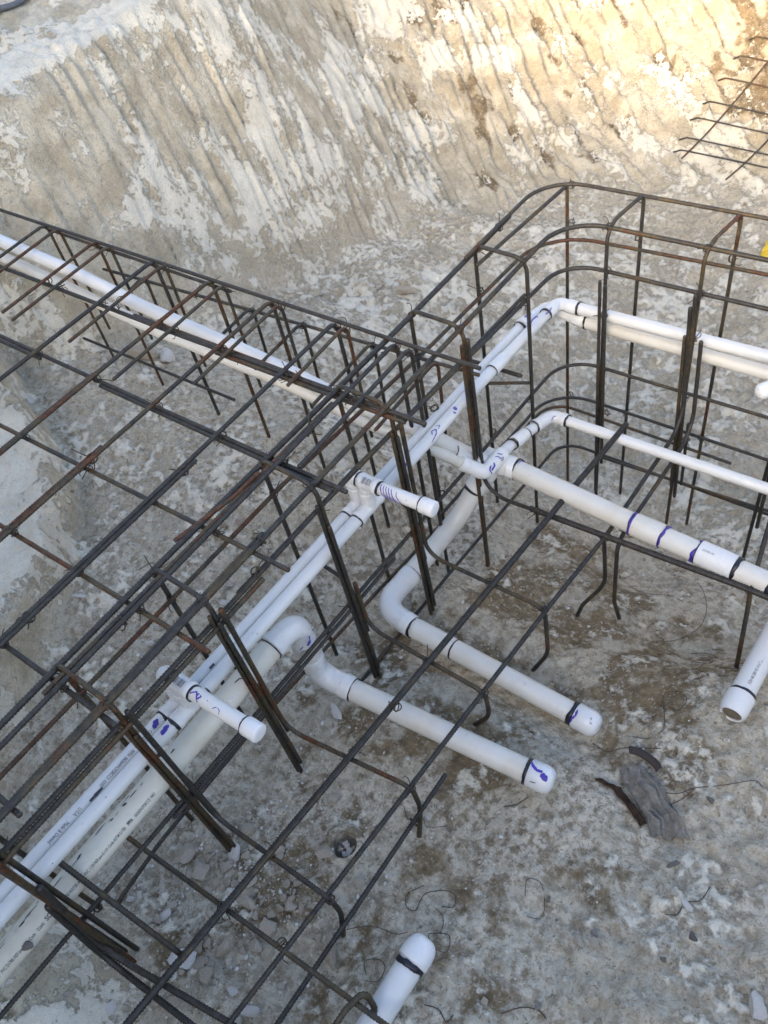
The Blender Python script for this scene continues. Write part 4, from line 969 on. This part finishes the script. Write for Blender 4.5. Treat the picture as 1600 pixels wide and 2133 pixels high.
scrap([(-.27,.22),(-.24,.255),(-.21,.27),(-.19,.265)],.0018,mat_root,'dry_root','dark forked twig near the bottom pebbles','twig')
scrap([(-1.86,.62),(-1.84,.66),(-1.80,.66),(-1.79,.70),(-1.76,.68)],.0014,mat_rustwire,'wire_scrap','rusty wire on the gravel beside the soil block','wire')
scrap([(-1.40,.60),(-1.36,.57),(-1.38,.52),(-1.34,.48),(-1.35,.42)],.0011,mat_wire,'wire_scrap','thin wire on the gravel left of the cage','wire')
scrap([(-1.52,.60),(-1.47,.63),(-1.44,.68),(-1.42,.66)],.0014,mat_rustwire,'wire_scrap','bent rusty wire between two mat bars','wire')
scrap([(-.46,.66),(-.475,.63),(-.50,.61)],.0018,mat_root,'dry_root','twig poking out below the lower capped arm','twig')
scrap([(-.66,.16),(-.63,.19),(-.60,.21),(-.55,.22),(-.53,.24)],.0011,mat_wire,'wire_scrap','fine wire by the tip of the nearest seat hook','wire')
scrap([(-.72,.48),(-.69,.46),(-.66,.48),(-.64,.47),(-.60,.50)],.0011,mat_wire,'wire_scrap','fine wire by the tip of the second seat hook','wire')

# crumpled, fibrous grey scrap
def sheet(name, rows, label, cat, mat, th=.0025):
    R_ = len(rows); C_ = len(rows[0]); rs = 9; V = []
    A = np.array(rows, float)                      # R x C x 3 (x, y, height over soil)
    ui = np.linspace(0, R_-1, R_*6); vi = np.linspace(0, C_-1, C_*7)
    def interp(a, t, ax):
        i = np.clip(t.astype(int), 0, a.shape[ax]-2); f = t-i; f = f*f*(3-2*f)
        sh = [1]*a.ndim; sh[ax] = -1; f = f.reshape(sh)
        return np.take(a, i, ax)*(1-f)+np.take(a, i+1, ax)*f
    B = interp(interp(A, ui, 0), vi, 1)
    cr = fbm(B[...,0]*60, B[...,1]*60, 301, 3)*.003
    B = B.copy(); B[...,0] += .006*fbm(B[...,0]*45, B[...,1]*45, 311, 2); B[...,1] += .006*fbm(B[...,0]*45, B[...,1]*45, 317, 2)
    tv = np.linspace(0, 1, len(vi))[None, :]; tu = np.linspace(0, 1, len(ui))[:, None]
    strip = (np.abs(((tv*4.3+.6*np.sin(tu*5)+tu*.8) % 1)-.5)*2-.5)*.012*np.minimum(1, tu*4+.3)
    Zs = ground(B[...,0], B[...,1])+B[...,2]+cr+strip+.002
    top = np.stack([B[...,0], B[...,1], Zs+th], -1).reshape(-1, 3); bot = top-np.array([0, 0, th*1.6])
    n, m = len(ui), len(vi); F = []
    for i in range(n-1):
        for j in range(m-1):
            a = i*m+j; F.append([a, a+1, a+m+1, a+m]); F.append([n*m+a, n*m+a+m, n*m+a+m+1, n*m+a+1])
    rim = [j for j in range(m)]+[i*m+m-1 for i in range(1, n)]+[(n-1)*m+j for j in range(m-2, -1, -1)]+[i*m for i in range(n-2, 0, -1)]
    for k in range(len(rim)): a, b_ = rim[k], rim[(k+1) % len(rim)]; F.append([a, n*m+a, n*m+b_, b_])
    return tag(add(name, mesh_from(name, np.concatenate([top, bot]), F, mat, False)), label, cat)
sheet('crumpled_fibre_scrap', [
 [(-.318,.862,.002),(-.302,.876,.012),(-.286,.888,.016),(-.268,.898,.004)],
 [(-.296,.838,.004),(-.276,.852,.022),(-.252,.868,.026),(-.232,.882,.006)],
 [(-.248,.806,.004),(-.228,.822,.026),(-.204,.838,.028),(-.186,.852,.004)],
 [(-.206,.772,.002),(-.184,.788,.018),(-.160,.806,.020),(-.142,.820,.006)],
 [(-.172,.736,.001),(-.150,.752,.008),(-.128,.768,.012),(-.100,.784,.003)]],
 'crumpled strip of grey weathered fibre on the open floor at right', 'fibre scrap', mat_bark)
sheet('fibre_shred', [[(-.352,.800,.001),(-.345,.812,.002)],[(-.300,.800,.006),(-.292,.815,.010)],[(-.250,.775,.006),(-.242,.790,.012)],[(-.205,.745,.002),(-.196,.760,.006)]],
 'thin brown shred lying along the left side of the crumpled fibre', 'fibre scrap', mat_root, .002)
P = []; 
for k in range(15):
    a = math.pi*(.12+.76*k/14); P.append((-.272+.048*math.cos(a)*-1, .905+.020*math.sin(a)-.012*(k/14-.5), gz(-.272,.9)+.010+.004*math.sin(a)))
v, f = sweep_vf(resample(P, .004)[0], .0105, 10); v = np.asarray(v); zc = gz(-.272,.905)+.010; v[:, 2] = zc+(v[:, 2]-zc)*.5
tag(add('rubber_arc', mesh_from('rubber_arc', v, f, mat_rubber)), 'dark curved piece of rubber just above the crumpled fibre', 'rubber scrap')

# clay-coloured sleeve set in the floor with white rubble inside
sx, sy = -.787, .317; sz = gz(sx, sy)
slv = thing('ground_sleeve', (sx, sy, sz), 'round mud coloured sleeve sunk in the floor between the seat bars, white rubble inside', 'pipe sleeve')
autosmooth(lathe_path('sleeve_ring', [(0,.056),(.006,.053),(.013,.046),(.015,.037),(.014,.0335),(-.006,.0315),(-.034,.0305)], (sx,sy,sz-.006), (sx,sy,sz+.05), mat_soil, slv, 40, False), 60)
autosmooth(lathe_path('sleeve_shade', [(0,.0001),(.0006,.0310)], (sx,sy,sz-.036), (sx,sy,sz+.05), mat_char, slv, 30, False), 60)  # near-black disc stands in for the shade down inside the sleeve
for dx, dy, s_, pl in ((-.006,.008,.014,SW),(.012,-.002,.013,SW),(-.012,-.010,.010,SM),(.004,-.014,.009,SW),(.015,.012,.008,SM)):
    o = add('rubble_piece', random.choice(pl), slv, (sx+dx, sy+dy, sz-.024)); o.scale = (s_,s_,s_*.8); o.rotation_euler = (0,0,random.uniform(0,6))
# yellow scrap, far right
yl = []
for i in range(4): yl.append([(-.985+.05*j+.01*random.random(), 3.70+.055*i+.01*random.random(), .01+.04*random.random()*(1 if 0 < i < 3 else .2)) for j in range(5)])
sheet('yellow_plastic_scrap', yl, 'crumpled yellow plastic at the right edge behind the cage', 'plastic scrap', mat_yellow)
# hose along the top of the bank
hp = [(-4.05,1.93),(-3.88,2.07),(-3.84,2.20),(-3.92,2.40),(-4.1,2.7)]
scrap(hp, .022, mat_hose, 'hose', 'grey hose lying on the bank in the top left corner', 'hose', .018)
